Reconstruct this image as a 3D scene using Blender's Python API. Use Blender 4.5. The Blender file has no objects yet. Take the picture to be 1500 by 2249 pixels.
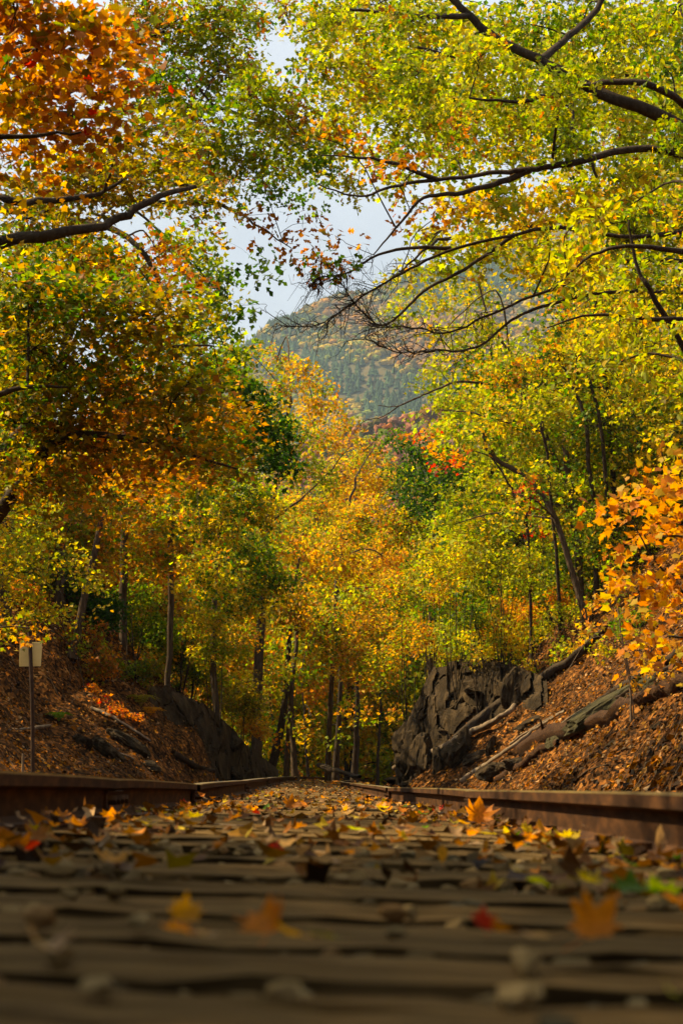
import bpy, math, random
import numpy as np
from mathutils import Vector, Matrix

R = math.radians
rng = np.random.default_rng(7)
random.seed(7)
S = bpy.context.scene
COL = S.collection

# ------------------------------------------------------------------ camera
F = 4200.0                        # focal length in photo pixels (photo 1500 x 2249)
cam_d = bpy.data.cameras.new("camera")
cam_d.sensor_fit = 'VERTICAL'; cam_d.sensor_height = 36.0; cam_d.sensor_width = 24.0
cam_d.lens = F / 2249 * 36
cam_d.clip_start = 0.05; cam_d.clip_end = 20000
cam_d.dof.use_dof = True; cam_d.dof.focus_distance = 27; cam_d.dof.aperture_fstop = 8.0
cam = bpy.data.objects.new("camera", cam_d); COL.objects.link(cam); S.camera = cam
yaw, pitch, roll = math.atan(50 / F), math.atan(587.5 / F), R(1.0)
fw = np.array([math.sin(yaw) * math.cos(pitch), math.cos(yaw) * math.cos(pitch), math.sin(pitch)])
rt0 = np.array([math.cos(yaw), -math.sin(yaw), 0.0])
up0 = np.cross(rt0, fw)
rt = math.cos(roll) * rt0 + math.sin(roll) * up0
up = math.cos(roll) * up0 - math.sin(roll) * rt0
M = Matrix(((rt[0], up[0], -fw[0], 0), (rt[1], up[1], -fw[1], 0), (rt[2], up[2], -fw[2], 0), (0, 0, 0, 1)))
cam.matrix_world = M

def P(x, y, Y):
    """world point seen at photo pixel (x, y), Y metres down the line"""
    d = fw + rt * ((x - 750) / F) - up * ((y - 1124.5) / F)
    return d * (Y / d[1])

def proj(p):
    p = np.asarray(p); z = p @ fw
    return 750 + F * (p @ rt) / z, 1124.5 - F * (p @ up) / z, z

# ------------------------------------------------------------------ light
SUN_AZ, SUN_EL = -76.0, 50.0      # degrees from +Y (negative = left), height
w = bpy.data.worlds.new("World"); S.world = w; w.use_nodes = True
nt = w.node_tree; nt.nodes.clear()
out = nt.nodes.new('ShaderNodeOutputWorld'); bg = nt.nodes.new('ShaderNodeBackground')
sky = nt.nodes.new('ShaderNodeTexSky'); sky.sky_type = 'NISHITA'; sky.sun_disc = False
sky.sun_elevation = R(SUN_EL); sky.sun_rotation = R(SUN_AZ)
sky.air_density = 1.0; sky.dust_density = 2.5; sky.ozone_density = 1.0
bg.inputs['Strength'].default_value = 0.034
# thin high cloud veiling the whole sky
tc = nt.nodes.new('ShaderNodeTexCoord'); no = nt.nodes.new('ShaderNodeTexNoise')
no.inputs['Scale'].default_value = 3.0; no.inputs['Detail'].default_value = 6; no.inputs['Roughness'].default_value = .55
mr = nt.nodes.new('ShaderNodeMapRange'); mr.inputs[1].default_value = .35; mr.inputs[2].default_value = .7
mr.inputs[3].default_value = .5; mr.inputs[4].default_value = .95
mx = nt.nodes.new('ShaderNodeMix'); mx.data_type = 'RGBA'; mx.inputs[7].default_value = (12.8, 13.5, 14.6, 1)
nt.links.new(tc.outputs['Generated'], no.inputs['Vector']); nt.links.new(no.outputs['Fac'], mr.inputs[0])
nt.links.new(mr.outputs[0], mx.inputs[0]); nt.links.new(sky.outputs[0], mx.inputs[6])
nt.links.new(mx.outputs[2], bg.inputs[0]); nt.links.new(bg.outputs[0], out.inputs[0])
sd = bpy.data.lights.new("sun", 'SUN'); sd.energy = 5.0; sd.angle = R(0.5); sd.color = (1.0, 0.77, 0.42)
sun = bpy.data.objects.new("sun", sd); COL.objects.link(sun)
sv = Vector((math.sin(R(SUN_AZ)) * math.cos(R(SUN_EL)), math.cos(R(SUN_AZ)) * math.cos(R(SUN_EL)), math.sin(R(SUN_EL))))
sun.rotation_euler = sv.to_track_quat('Z', 'Y').to_euler(); sun.location = sv * 50
S.view_settings.view_transform = 'Standard'; S.view_settings.look = 'None'
S.view_settings.gamma = 1.0; S.view_settings.use_curve_mapping = False
S.view_settings.exposure = 1.26
S.render.engine = 'CYCLES'
S.cycles.max_bounces = 7; S.cycles.diffuse_bounces = 4; S.cycles.transmission_bounces = 4
S.cycles.glossy_bounces = 2; S.cycles.volume_bounces = 0; S.cycles.transparent_max_bounces = 4
S.cycles.sample_clamp_indirect = 8

# ------------------------------------------------------------------ numeric helpers
def vn(p, seed=0):
    """value noise in -1..1, p (...,3)"""
    p = np.asarray(p, float); i = np.floor(p).astype(np.int64); f = p - i; f = f * f * (3 - 2 * f)
    def h(a, b, c):
        n = (a * 73856093) ^ (b * 19349663) ^ (c * 83492791) ^ (seed * 2654435761 + 12345)
        n = (n ^ (n >> 13)) * 1274126177 & 0x7fffffff
        n = (n ^ (n >> 15)) * 668265263 & 0x7fffffff
        return (n & 0xffff) / 32767.5 - 1
    r = 0
    for a in (0, 1):
        for b in (0, 1):
            for c in (0, 1):
                wt = (f[..., 0] if a else 1 - f[..., 0]) * (f[..., 1] if b else 1 - f[..., 1]) * (f[..., 2] if c else 1 - f[..., 2])
                r = r + wt * h(i[..., 0] + a, i[..., 1] + b, i[..., 2] + c)
    return r
def fbm(p, o=3, seed=0):
    p = np.asarray(p, float); r = 0; a = 1
    for k in range(o):
        r = r + a * vn(p * 2 ** k, seed + k); a *= .5
    return r
def v3(x, y, z=0):
    x, y = np.asarray(x, float), np.asarray(y, float); return np.stack([x, y, np.broadcast_to(z, x.shape)], -1)
def sm(a, b, x):
    t = np.clip((np.asarray(x, float) - a) / (b - a), 0, 1); return t * t * (3 - 2 * t)
def unit(v):
    return v / np.maximum(np.linalg.norm(v, axis=-1, keepdims=True), 1e-9)

# ------------------------------------------------------------------ track line and terrain
def cx(Y):
    Y = np.asarray(Y, float); t = np.clip(Y - 48, 0, None); return t * t / 980.0
ZL = ([-3, 0, 4, 7, 12, 20, 35, 60, 100, 220], [.014, .012, .009, -.006, -.040, -.026, .02, .07, .12, .2])
ZR = ([-3, 0, 4, 7, 12, 19, 35, 50, 60, 100, 220], [-.012, -.013, -.014, -.027, -.042, -.065, -.062, -.06, -.05, .05, .15])
def zl(Y): return np.interp(Y, *ZL)
def zr(Y): return np.interp(Y, *ZR)
def bedz(u, Y):                       # top of rail plane at offset u
    t = np.clip((u + .75) / 1.5, 0, 1); return zl(Y) * (1 - t) + zr(Y) * t
SLEEP = .131                          # rail head to sleeper top

def H(X, Y):
    X, Y = np.broadcast_arrays(np.asarray(X, float), np.asarray(Y, float))
    u = X - cx(Y)
    b = bedz(u, Y) - SLEEP - .045 + .05 * np.exp(-((np.abs(u) - .76) / .13) ** 2)
    sh = -.22 * sm(1.25, 1.8, np.abs(u))
    lump = .16 * fbm(v3(X, Y) * .55, 4, 3) + .12 * np.abs(fbm(v3(X * .8, Y * .8) , 2, 14)) + .05 * fbm(v3(X, Y) * 2.7, 2, 8)
    # right bank
    tr = 2.1 + .2 * vn(v3(Y * .18, 0 * Y), 5) + 1.2 * sm(8, 3, Y) + 1.15 * sm(14, 24, Y) * sm(47, 43, Y)
    ur = np.clip(u - tr, 0, None)
    zr_ = np.where(ur < 9, .98 * ur, .98 * 9 + .35 * (ur - 9)); zr_ = np.where(ur > 30, .98 * 9 + .35 * 21, zr_)
    fr = sm(85, 62, Y) ; zr_ = zr_ * fr + ur.clip(0, 30) * .12 * (1 - fr)
    cm = sm(48.4, 49.8, Y) * sm(60, 54, Y); zr_ = np.maximum(zr_, cm * (2.35 * sm(.15, .75, ur) + .28 * ur * (ur > 0)))
    # left bank
    tl = 4.1 - 1.9 * sm(30, 47, Y) + .2 * vn(v3(Y * .2, 0 * Y), 6)
    ul = np.clip(-u - tl, 0, None)
    s = .66 + .3 * sm(36, 47, Y)
    zl_ = np.where(ul < 6, s * ul, s * 6 + .3 * (ul - 6)); zl_ = np.where(ul > 30, s * 6 + .3 * 24, zl_)
    fl = sm(92, 70, Y); zl_ = zl_ * fl + ul.clip(0, 30) * .08 * (1 - fl)
    zl_ = zl_ + .7 * sm(40, 45, Y) * sm(60, 54, Y) * sm(0, .8, ul)
    far = sm(80, 110, Y) * .5
    k = sm(1.9, 3.2, np.abs(u)) + .15 * sm(1.4, 1.9, np.abs(u))
    z = b + sh + zr_ + zl_ + lump * k * (1 + .9 * sm(0, 3, zr_ + zl_)) + far
    return np.where(Y > 130, z * sm(400, 130, Y) + 1.0 * sm(130, 400, Y), z)
def ground_hit(x, y, y0=8., y1=130.):
    d = P(x, y, 1.0); t = np.arange(y0, y1, .1)
    q = d[None] * t[:, None]; g = H(q[:, 0], q[:, 1]); k = np.nonzero(q[:, 2] < g)[0]
    if len(k) == 0: p = P(x, y, 48.); p[2] = H(p[0], p[1]); return p
    p = q[k[0]]; p[2] = H(p[0], p[1]); return p

# ------------------------------------------------------------------ mesh helpers
class Acc:
    def __init__(s): s.v = []; s.f = []; s.c = []; s.n = 0
    def add(s, v, f, c=None):
        """v (N,3), f (M,3) int, c (M,3) or (3,)"""
        v = np.asarray(v, float); f = np.asarray(f, np.int64)
        s.v.append(v); s.f.append(f + s.n); s.n += len(v)
        c = np.broadcast_to(np.asarray((.5, .5, .5) if c is None else c, float), (len(f), 3)); s.c.append(c)
    def mesh(s, name, mats, smooth=False):
        me = bpy.data.meshes.new(name)
        if s.n:
            v = np.concatenate(s.v); f = np.concatenate(s.f); c = np.concatenate(s.c)
            k = f.shape[1]
            me.vertices.add(len(v)); me.vertices.foreach_set('co', v.astype(np.float32).ravel())
            me.loops.add(len(f) * k); me.loops.foreach_set('vertex_index', f.astype(np.int32).ravel())
            me.polygons.add(len(f)); me.polygons.foreach_set('loop_start', np.arange(0, len(f) * k, k, dtype=np.int32))
            me.polygons.foreach_set('use_smooth', np.full(len(f), smooth))
            a = me.attributes.new('Col', 'FLOAT_COLOR', 'FACE')
            a.data.foreach_set('color', np.concatenate([c, np.ones((len(c), 1))], 1).astype(np.float32).ravel())
            me.update(calc_edges=True)
        me.materials.append(mats)
        return me
    def obj(s, name, mat, parent=None, smooth=False, **kw):
        return link(name, s.mesh(name, mat, smooth), parent, **kw)
def link(name, data, parent=None, label=None, cat=None, group=None, kind=None, loc=None):
    o = bpy.data.objects.new(name, data); COL.objects.link(o)
    if parent is not None:
        o.parent = parent
        if data is not None and loc is None: o.matrix_parent_inverse = Matrix.Translation(-Vector(parent.location)) if parent.parent is None else Matrix.Identity(4)
    if loc is not None: o.location = loc
    if label: o['label'] = label
    if cat: o['category'] = cat
    if group: o['group'] = group
    if kind: o['kind'] = kind
    return o
def empty(name, loc, label, cat, group=None):
    o = link(name, None, loc=tuple(loc), label=label, cat=cat, group=group); o.empty_display_size = .2; return o

def tube(pts, rad, n=6, wob=0.0, cap=True):
    """quads of a tapered tube -> (verts, quads)"""
    pts = np.asarray(pts, float); m = len(pts); rad = np.broadcast_to(np.asarray(rad, float), (m,))
    t = np.gradient(pts, axis=0); t = unit(t)
    ref = np.array([0, 0, 1.0]) if abs(t[0, 2]) < .8 else np.array([1.0, 0, 0])
    a = unit(np.cross(t, ref)); b = np.cross(t, a)
    ang = np.arange(n) * 2 * math.pi / n
    rr = rad[:, None] * (1 + (wob * (.7 * rng.uniform(-1, 1, (1, n)) + .45 * vn(v3(np.arange(m)[:, None] * .45 + 0 * np.arange(n), np.arange(n)[None] * 1.7 + 0 * np.arange(m)[:, None], rng.uniform(0, 99)), 2)) * 1.6 if wob else 0))
    v = pts[:, None] + rr[..., None] * (np.cos(ang)[None, :, None] * a[:, None] + np.sin(ang)[None, :, None] * b[:, None])
    v = v.reshape(-1, 3); i = np.arange(m - 1)[:, None] * n; j = np.arange(n)[None]; j2 = (j + 1) % n
    q = np.stack([i + j, i + j2, i + n + j2, i + n + j], -1).reshape(-1, 4)
    if cap and n == 4: q = np.concatenate([q, [[0, 3, 2, 1]], [[(m - 1) * n + k for k in range(4)]]])
    return v, q
def smooth_path(pts, k=5, jit=0.0):
    """Catmull-Rom through pts"""
    p = np.asarray(pts, float)
    if len(p) < 3: p = np.stack([p[0] + (p[-1] - p[0]) * t for t in (0, .5, 1)])
    q = np.concatenate([[2 * p[0] - p[1]], p, [2 * p[-1] - p[-2]]]); o = []
    for i in range(1, len(q) - 2):
        for t in np.arange(k) / k:
            a, b, c, d = q[i - 1], q[i], q[i + 1], q[i + 2]
            o.append(.5 * ((2 * b) + (c - a) * t + (2 * a - 5 * b + 4 * c - d) * t * t + (3 * b - a - 3 * c + d) * t ** 3))
    o.append(p[-1]); o = np.array(o)
    if jit: o[1:-1] += rng.normal(0, jit, o[1:-1].shape)
    return o

# ------------------------------------------------------------------ materials
def mat(name, build):
    m = bpy.data.materials.new(name); m.use_nodes = True; t = m.node_tree; t.nodes.clear()
    o = t.nodes.new('ShaderNodeOutputMaterial'); build(t, o); return m
def nd(t, k, **kw):
    n = t.nodes.new('ShaderNode' + k)
    for a, b in kw.items():
        if a.startswith('i_'): n.inputs[int(a[2:]) if a[2:].isdigit() else a[2:].replace('_', ' ')].default_value = b
        else: setattr(n, a, b)
    return n
def ramp(t, fac, stops):
    n = t.nodes.new('ShaderNodeValToRGB'); e = n.color_ramp.elements
    e[0].position, e[0].color = stops[0][0], (*stops[0][1], 1); e[1].position, e[1].color = stops[-1][0], (*stops[-1][1], 1)
    for p, c in stops[1:-1]:
        x = e.new(p); x.color = (*c, 1)
    t.links.new(fac, n.inputs[0]); return n.outputs[0]
def leaf_mat(name, trans=.5, rough=.5, attr=True, col=None):
    def b(t, o):
        a = nd(t, 'Attribute', attribute_name='Col')
        tc = nd(t, 'TexCoord'); n = nd(t, 'TexNoise'); n.inputs['Scale'].default_value = 24
        t.links.new(tc.outputs['Object'], n.inputs['Vector']); n.inputs['Detail'].default_value = 5
        bm = nd(t, 'Mix', data_type='RGBA', blend_type='MULTIPLY'); bm.inputs[7].default_value = (.55, .38, .3, 1); bf = nd(t, 'MapRange', i_1=.56, i_2=.68, i_3=0, i_4=.8); t.links.new(n.outputs['Fac'], bf.inputs[0]); t.links.new(bf.outputs[0], bm.inputs[0]); t.links.new(a.outputs['Color'], bm.inputs[6])
        hs = nd(t, 'HueSaturation'); t.links.new(bm.outputs[2], hs.inputs['Color'])
        m_ = nd(t, 'MapRange', i_3=.72, i_4=1.25); t.links.new(n.outputs['Fac'], m_.inputs[0]); t.links.new(m_.outputs[0], hs.inputs['Value'])
        p = nd(t, 'BsdfPrincipled'); p.inputs['Roughness'].default_value = rough
        p.inputs['Specular IOR Level'].default_value = .12
        t.links.new(hs.outputs[0], p.inputs['Base Color'])
        h2 = nd(t, 'HueSaturation'); h2.inputs['Saturation'].default_value = 1.15; h2.inputs['Value'].default_value = 1.5
        t.links.new(hs.outputs[0], h2.inputs['Color'])
        tr = nd(t, 'BsdfTranslucent'); t.links.new(h2.outputs[0], tr.inputs[0])
        mxs = nd(t, 'MixShader'); mxs.inputs[0].default_value = trans
        t.links.new(p.outputs[0], mxs.inputs[1]); t.links.new(tr.outputs[0], mxs.inputs[2]); t.links.new(mxs.outputs[0], o.inputs[0])
    return mat(name, b)
M_leaf = leaf_mat('leaf', .55)
M_litter = leaf_mat('leaf_litter', .22, .7)
def noise_mat(name, stops, scale=(1, 1, 1), ns=5, det=8, rough=.9, bump=.5, bdist=.02, coord='Object', spec=.15, attr=False, metal=0.0, bs=None):
    def b(t, o):
        tc = nd(t, 'TexCoord'); mp = nd(t, 'Mapping'); mp.inputs['Scale'].default_value = scale
        t.links.new(tc.outputs[coord], mp.inputs[0])
        n = nd(t, 'TexNoise'); n.inputs['Scale'].default_value = ns; n.inputs['Detail'].default_value = det; n.inputs['Roughness'].default_value = .62
        t.links.new(mp.outputs[0], n.inputs['Vector'])
        c = ramp(t, n.outputs['Fac'], stops)
        if attr:
            a = nd(t, 'Attribute', attribute_name='Col'); m_ = nd(t, 'Mix', data_type='RGBA', blend_type='MULTIPLY')
            m_.inputs[0].default_value = 1; t.links.new(c, m_.inputs[6]); t.links.new(a.outputs['Color'], m_.inputs[7]); c = m_.outputs[2]
        p = nd(t, 'BsdfPrincipled'); p.inputs['Roughness'].default_value = rough; p.inputs['Specular IOR Level'].default_value = spec
        p.inputs['Metallic'].default_value = metal
        t.links.new(c, p.inputs['Base Color'])
        n2 = nd(t, 'TexNoise'); n2.inputs['Scale'].default_value = bs or ns * 2.2; n2.inputs['Detail'].default_value = 6; n2.inputs['Roughness'].default_value = .7
        t.links.new(mp.outputs[0], n2.inputs['Vector'])
        bp = nd(t, 'Bump'); bp.inputs['Strength'].default_value = bump; bp.inputs['Distance'].default_value = bdist
        t.links.new(n2.outputs['Fac'], bp.inputs['Height']); t.links.new(bp.outputs[0], p.inputs['Normal'])
        t.links.new(p.outputs[0], o.inputs[0])
    return mat(name, b)
M_ground0 = noise_mat('forest_soil_plain', [(.25, (.012, .007, .003)), (.5, (.04, .021, .008)), (.7, (.095, .045, .014)), (.85, (.17, .085, .028))], ns=9, bump=1, bdist=.05, coord='Object')
def _soil(t, o):
    tc = nd(t, 'TexCoord'); n = nd(t, 'TexNoise'); n.inputs['Scale'].default_value = 3; n.inputs['Detail'].default_value = 8; t.links.new(tc.outputs['Object'], n.inputs['Vector'])
    vo = nd(t, 'TexVoronoi'); vo.inputs['Scale'].default_value = 17; vo.inputs['Randomness'].default_value = 1.0; t.links.new(tc.outputs['Object'], vo.inputs['Vector'])
    sx = nd(t, 'SeparateXYZ'); t.links.new(vo.outputs['Color'], sx.inputs[0])
    ad = nd(t, 'Math', operation='MULTIPLY_ADD'); ad.inputs[1].default_value = .6; t.links.new(sx.outputs['X'], ad.inputs[0])
    m1 = nd(t, 'MapRange', i_1=.3, i_2=.75, i_3=-.05, i_4=.45); t.links.new(n.outputs['Fac'], m1.inputs[0]); t.links.new(m1.outputs[0], ad.inputs[2])
    c = ramp(t, ad.outputs[0], [(.1, (.008, .0045, .002)), (.35, (.03, .014, .005)), (.55, (.085, .036, .010)), (.72, (.17, .065, .014)), (.88, (.30, .14, .035)), (1, (.45, .27, .10))])
    p = nd(t, 'BsdfPrincipled'); p.inputs['Roughness'].default_value = 1; p.inputs['Specular IOR Level'].default_value = .05; t.links.new(c, p.inputs['Base Color'])
    bp = nd(t, 'Bump'); bp.inputs['Strength'].default_value = 1; bp.inputs['Distance'].default_value = .05; t.links.new(sx.outputs['Y'], bp.inputs['Height']); t.links.new(bp.outputs[0], p.inputs['Normal'])
    t.links.new(p.outputs[0], o.inputs[0])
M_ground = mat('forest_soil', _soil)
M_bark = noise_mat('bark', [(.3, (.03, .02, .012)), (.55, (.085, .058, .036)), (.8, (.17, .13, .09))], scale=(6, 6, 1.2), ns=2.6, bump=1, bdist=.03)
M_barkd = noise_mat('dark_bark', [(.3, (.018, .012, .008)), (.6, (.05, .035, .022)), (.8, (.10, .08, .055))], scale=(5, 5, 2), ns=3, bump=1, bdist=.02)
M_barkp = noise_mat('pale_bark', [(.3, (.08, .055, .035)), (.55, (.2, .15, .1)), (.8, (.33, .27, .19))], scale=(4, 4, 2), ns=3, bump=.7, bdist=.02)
M_log = noise_mat('rotting_wood', [(.3, (.012, .006, .003)), (.5, (.045, .02, .008)), (.68, (.10, .05, .02)), (.85, (.19, .12, .06))], scale=(5, 5, 5), ns=4, bump=1, bdist=.03)
M_rock = noise_mat('rock', [(.25, (.012, .008, .004)), (.48, (.032, .021, .010)), (.62, (.07, .046, .022)), (.85, (.20, .14, .07))], scale=(1.6, 1.6, .7), ns=2.2, bump=1, bdist=.08)
M_mossrock = noise_mat('mossy_rock', [(.3, (.02, .018, .007)), (.5, (.048, .042, .017)), (.7, (.085, .07, .035)), (.85, (.16, .125, .07))], scale=(1.5, 1.5, 1), ns=2.5, bump=1, bdist=.05)
M_stone = noise_mat('ballast', [(.3, (.55, .5, .42)), (.6, (.9, .85, .75)), (.8, (1, 1, 1))], spec=.04, rough=1, ns=14, bump=.6, bdist=.01, attr=True)
M_wood = noise_mat('weathered_wood', [(.22, (.018, .011, .005)), (.42, (.085, .053, .021)), (.6, (.19, .122, .05)), (.8, (.34, .235, .105))], scale=(1.1, 22, 22), spec=.03, rough=1, ns=2.2, bump=.9, bdist=.012)
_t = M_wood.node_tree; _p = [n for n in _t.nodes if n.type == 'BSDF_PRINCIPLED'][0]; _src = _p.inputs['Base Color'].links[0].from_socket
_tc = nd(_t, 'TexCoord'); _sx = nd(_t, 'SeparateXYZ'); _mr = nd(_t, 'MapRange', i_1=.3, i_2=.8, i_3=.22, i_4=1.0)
_mm = nd(_t, 'Mix', data_type='RGBA', blend_type='MULTIPLY'); _mm.inputs[0].default_value = 1      # shade on the sleeper sides put into the colour, top left brighter
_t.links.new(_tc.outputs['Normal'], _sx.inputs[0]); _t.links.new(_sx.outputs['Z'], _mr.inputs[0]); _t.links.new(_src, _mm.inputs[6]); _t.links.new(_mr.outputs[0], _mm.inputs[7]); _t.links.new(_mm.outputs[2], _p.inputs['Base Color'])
M_rust = noise_mat('rusty_steel', [(.3, (.02, .009, .004)), (.5, (.048, .021, .008)), (.75, (.12, .052, .017))], scale=(6, 1.5, 6), ns=4, rough=.8, bump=.3, bdist=.004, spec=.12)
M_head = noise_mat('worn_rail_head', [(.3, (.09, .06, .018)), (.55, (.18, .125, .036)), (.8, (.30, .22, .07))], scale=(20, 1.2, 20), ns=3, rough=.42, bump=.15, bdist=.002, spec=.5, metal=.35)
M_sign = noise_mat('sign_back', [(.3, (.64, .48, .16)), (.6, (.76, .60, .24)), (.8, (.82, .68, .34))], ns=3, bump=.1, rough=.6)
M_pole = noise_mat('sign_pole', [(.3, (.025, .015, .01)), (.7, (.07, .04, .025))], ns=12, bump=.3, rough=.7)
M_mount = noise_mat('mountain_soil', [(.3, (.03, .04, .015)), (.5, (.09, .075, .03)), (.8, (.16, .10, .04))], ns=.02, bump=0, rough=1, coord='Object')
M_needle = leaf_mat('needle', .15, .7)
M_far = leaf_mat('far_foliage', .25, .8)

# ------------------------------------------------------------------ palettes (linear albedo)
C = dict(g=(.075, .15, .012), dg=(.03, .075, .012), yg=(.22, .27, .014), ly=(.40, .40, .03), y=(.52, .37, .02), go=(.52, .25, .014),
         o=(.56, .20, .014), ru=(.30, .115, .014), br=(.13, .055, .015), r=(.42, .03, .012), ol=(.17, .14, .012), tan=(.42, .27, .13), dk=(.05, .025, .01))
def pal(spec):
    """'g3 yg5 y2' -> colours, weights"""
    c, wt = [], []
    for s in spec.split():
        k = s.rstrip('0123456789.'); c.append(C[k]); wt.append(float(s[len(k):] or 1))
    wt = np.array(wt); return np.array(c), wt / wt.sum()
def pick(spec, pos, k_spray, n, seed=1, patch=1.0, fs=.6):
    """colour of n leaves; spray positions pos (m,3) and spray index k_spray (n)"""
    c, wt = pal(spec); cum = np.cumsum(wt)
    q = np.clip(.5 + .62 * fbm(pos * fs, 2, seed), 0, 1)
    q = np.clip(q * patch + (1 - patch) * rng.random(len(q)), 0, .9999)
    q = q[k_spray] + rng.normal(0, .10, n)
    m = rng.random(n) < .22; q = np.where(m, rng.random(n), q)
    i = np.searchsorted(cum, np.clip(q, 0, .9999)); i = np.minimum(i, len(c) - 1)
    col = c[i] * rng.uniform(.65, 1.35, (n, 1)) * rng.uniform(.85, 1.18, (n, 3))
    return np.clip(col, 0, .8)

# ------------------------------------------------------------------ leaf templates (unit size, stem at origin, tip +Y, normal +Z)
def fan(outline, zc=.0, fold=.12, centre=(0, .42)):
    o = np.array([[x, y, fold * abs(x) - .05 * (y - .4) ** 2] for x, y in outline]); c = np.array([[centre[0], centre[1], zc]])
    v = np.concatenate([c, o]); n = len(o); f = [[0, 1 + i, 1 + (i + 1) % n] for i in range(n)]
    return v, np.array(f)
maple_half = [(0, 0), (.18, .06), (.42, .02), (.36, .22), (.62, .40), (.40, .44), (.46, .68), (.22, .58), (0, 1.0)]
def tpl(pts, tris, fold=.14):
    p = np.array([[x, y, fold * abs(x) - .06 * (y - .4) ** 2] for x, y in pts]); return p, np.array(tris)
T_MAPLE = tpl([(0, 0), (.42, .04), (.38, .26), (.58, .46), (.28, .60), (0, 1.0), (-.28, .60), (-.58, .46), (-.38, .26), (-.42, .04)],
              [(0, 1, 2), (0, 2, 8), (0, 8, 9), (2, 3, 4), (8, 6, 7), (2, 4, 6), (2, 6, 8), (4, 5, 6)])
T_MAPLE2 = tpl([(0, -.03), (.56, .40), (.24, .48), (0, 1.0), (-.24, .48), (-.56, .40), (.12, .1), (-.12, .1)], [(0, 1, 2), (0, 4, 5), (0, 2, 4), (4, 2, 3)], .2)
T_OAK = tpl([(0, 0), (.36, .36), (.12, .45), (.30, .74), (0, 1.02), (-.30, .74), (-.12, .45), (-.36, .36)], [(0, 1, 7), (2, 6, 0), (2, 3, 4), (4, 5, 6), (2, 4, 6)], .15)
T_OVAL = tpl([(0, 0), (.25, .28), (.24, .62), (0, 1.0), (-.24, .62), (-.25, .28)], [(0, 1, 3), (1, 2, 3), (0, 3, 5), (5, 3, 4)], .3)
T_RH = (np.array([[0, 0, 0], [.36, .45, .1], [0, 1, -.04], [-.36, .45, .1]]), np.array([[0, 1, 2], [0, 2, 3]]))
T_RHW = (np.array([[0, 0, 0], [.42, .5, .12], [0, .9, -.04], [-.42, .5, .12]]), np.array([[0, 1, 2], [0, 2, 3]]))
KIND = dict(rhw=T_RHW, maple=T_MAPLE, maple2=T_MAPLE2, oak=T_OAK, oval=T_OVAL, rh=T_RH)

def leaf_arrays(T, pos, nrm, tip, size, curl=None):
    v, f = T; n = len(pos)
    z = unit(nrm); y = unit(tip - z * (tip * z).sum(-1, keepdims=True)); x = np.cross(y, z)
    L = np.broadcast_to(v, (n, *v.shape)).copy()
    if curl is not None:
        L[..., 2] += curl[:, None] * ((L[..., 0]) ** 2 * 1.2 + (L[..., 1] - .4) ** 2)
    W = pos[:, None] + size[:, None, None] * (L[..., 0:1] * x[:, None] + (L[..., 1:2] - .4) * y[:, None] + L[..., 2:3] * z[:, None])
    fi = (f[None] + (np.arange(n) * len(v))[:, None, None]).reshape(-1, 3)
    return W.reshape(-1, 3), fi
def rand_unit(n):
    return unit(rng.normal(size=(n, 3)))

LEAFMESH = {}
def leaf_object_mesh(kind, ci):
    if (kind, ci) not in LEAFMESH:
        a = Acc(); v, f = KIND[kind]; a.add(v - np.array([0, .4, 0]), f, C[ci]); LEAFMESH[(kind, ci)] = a.mesh('leaf', M_leaf)
    return LEAFMESH[(kind, ci)]
CK = list(C.keys()); CV = np.array([C[k] for k in CK])

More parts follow.
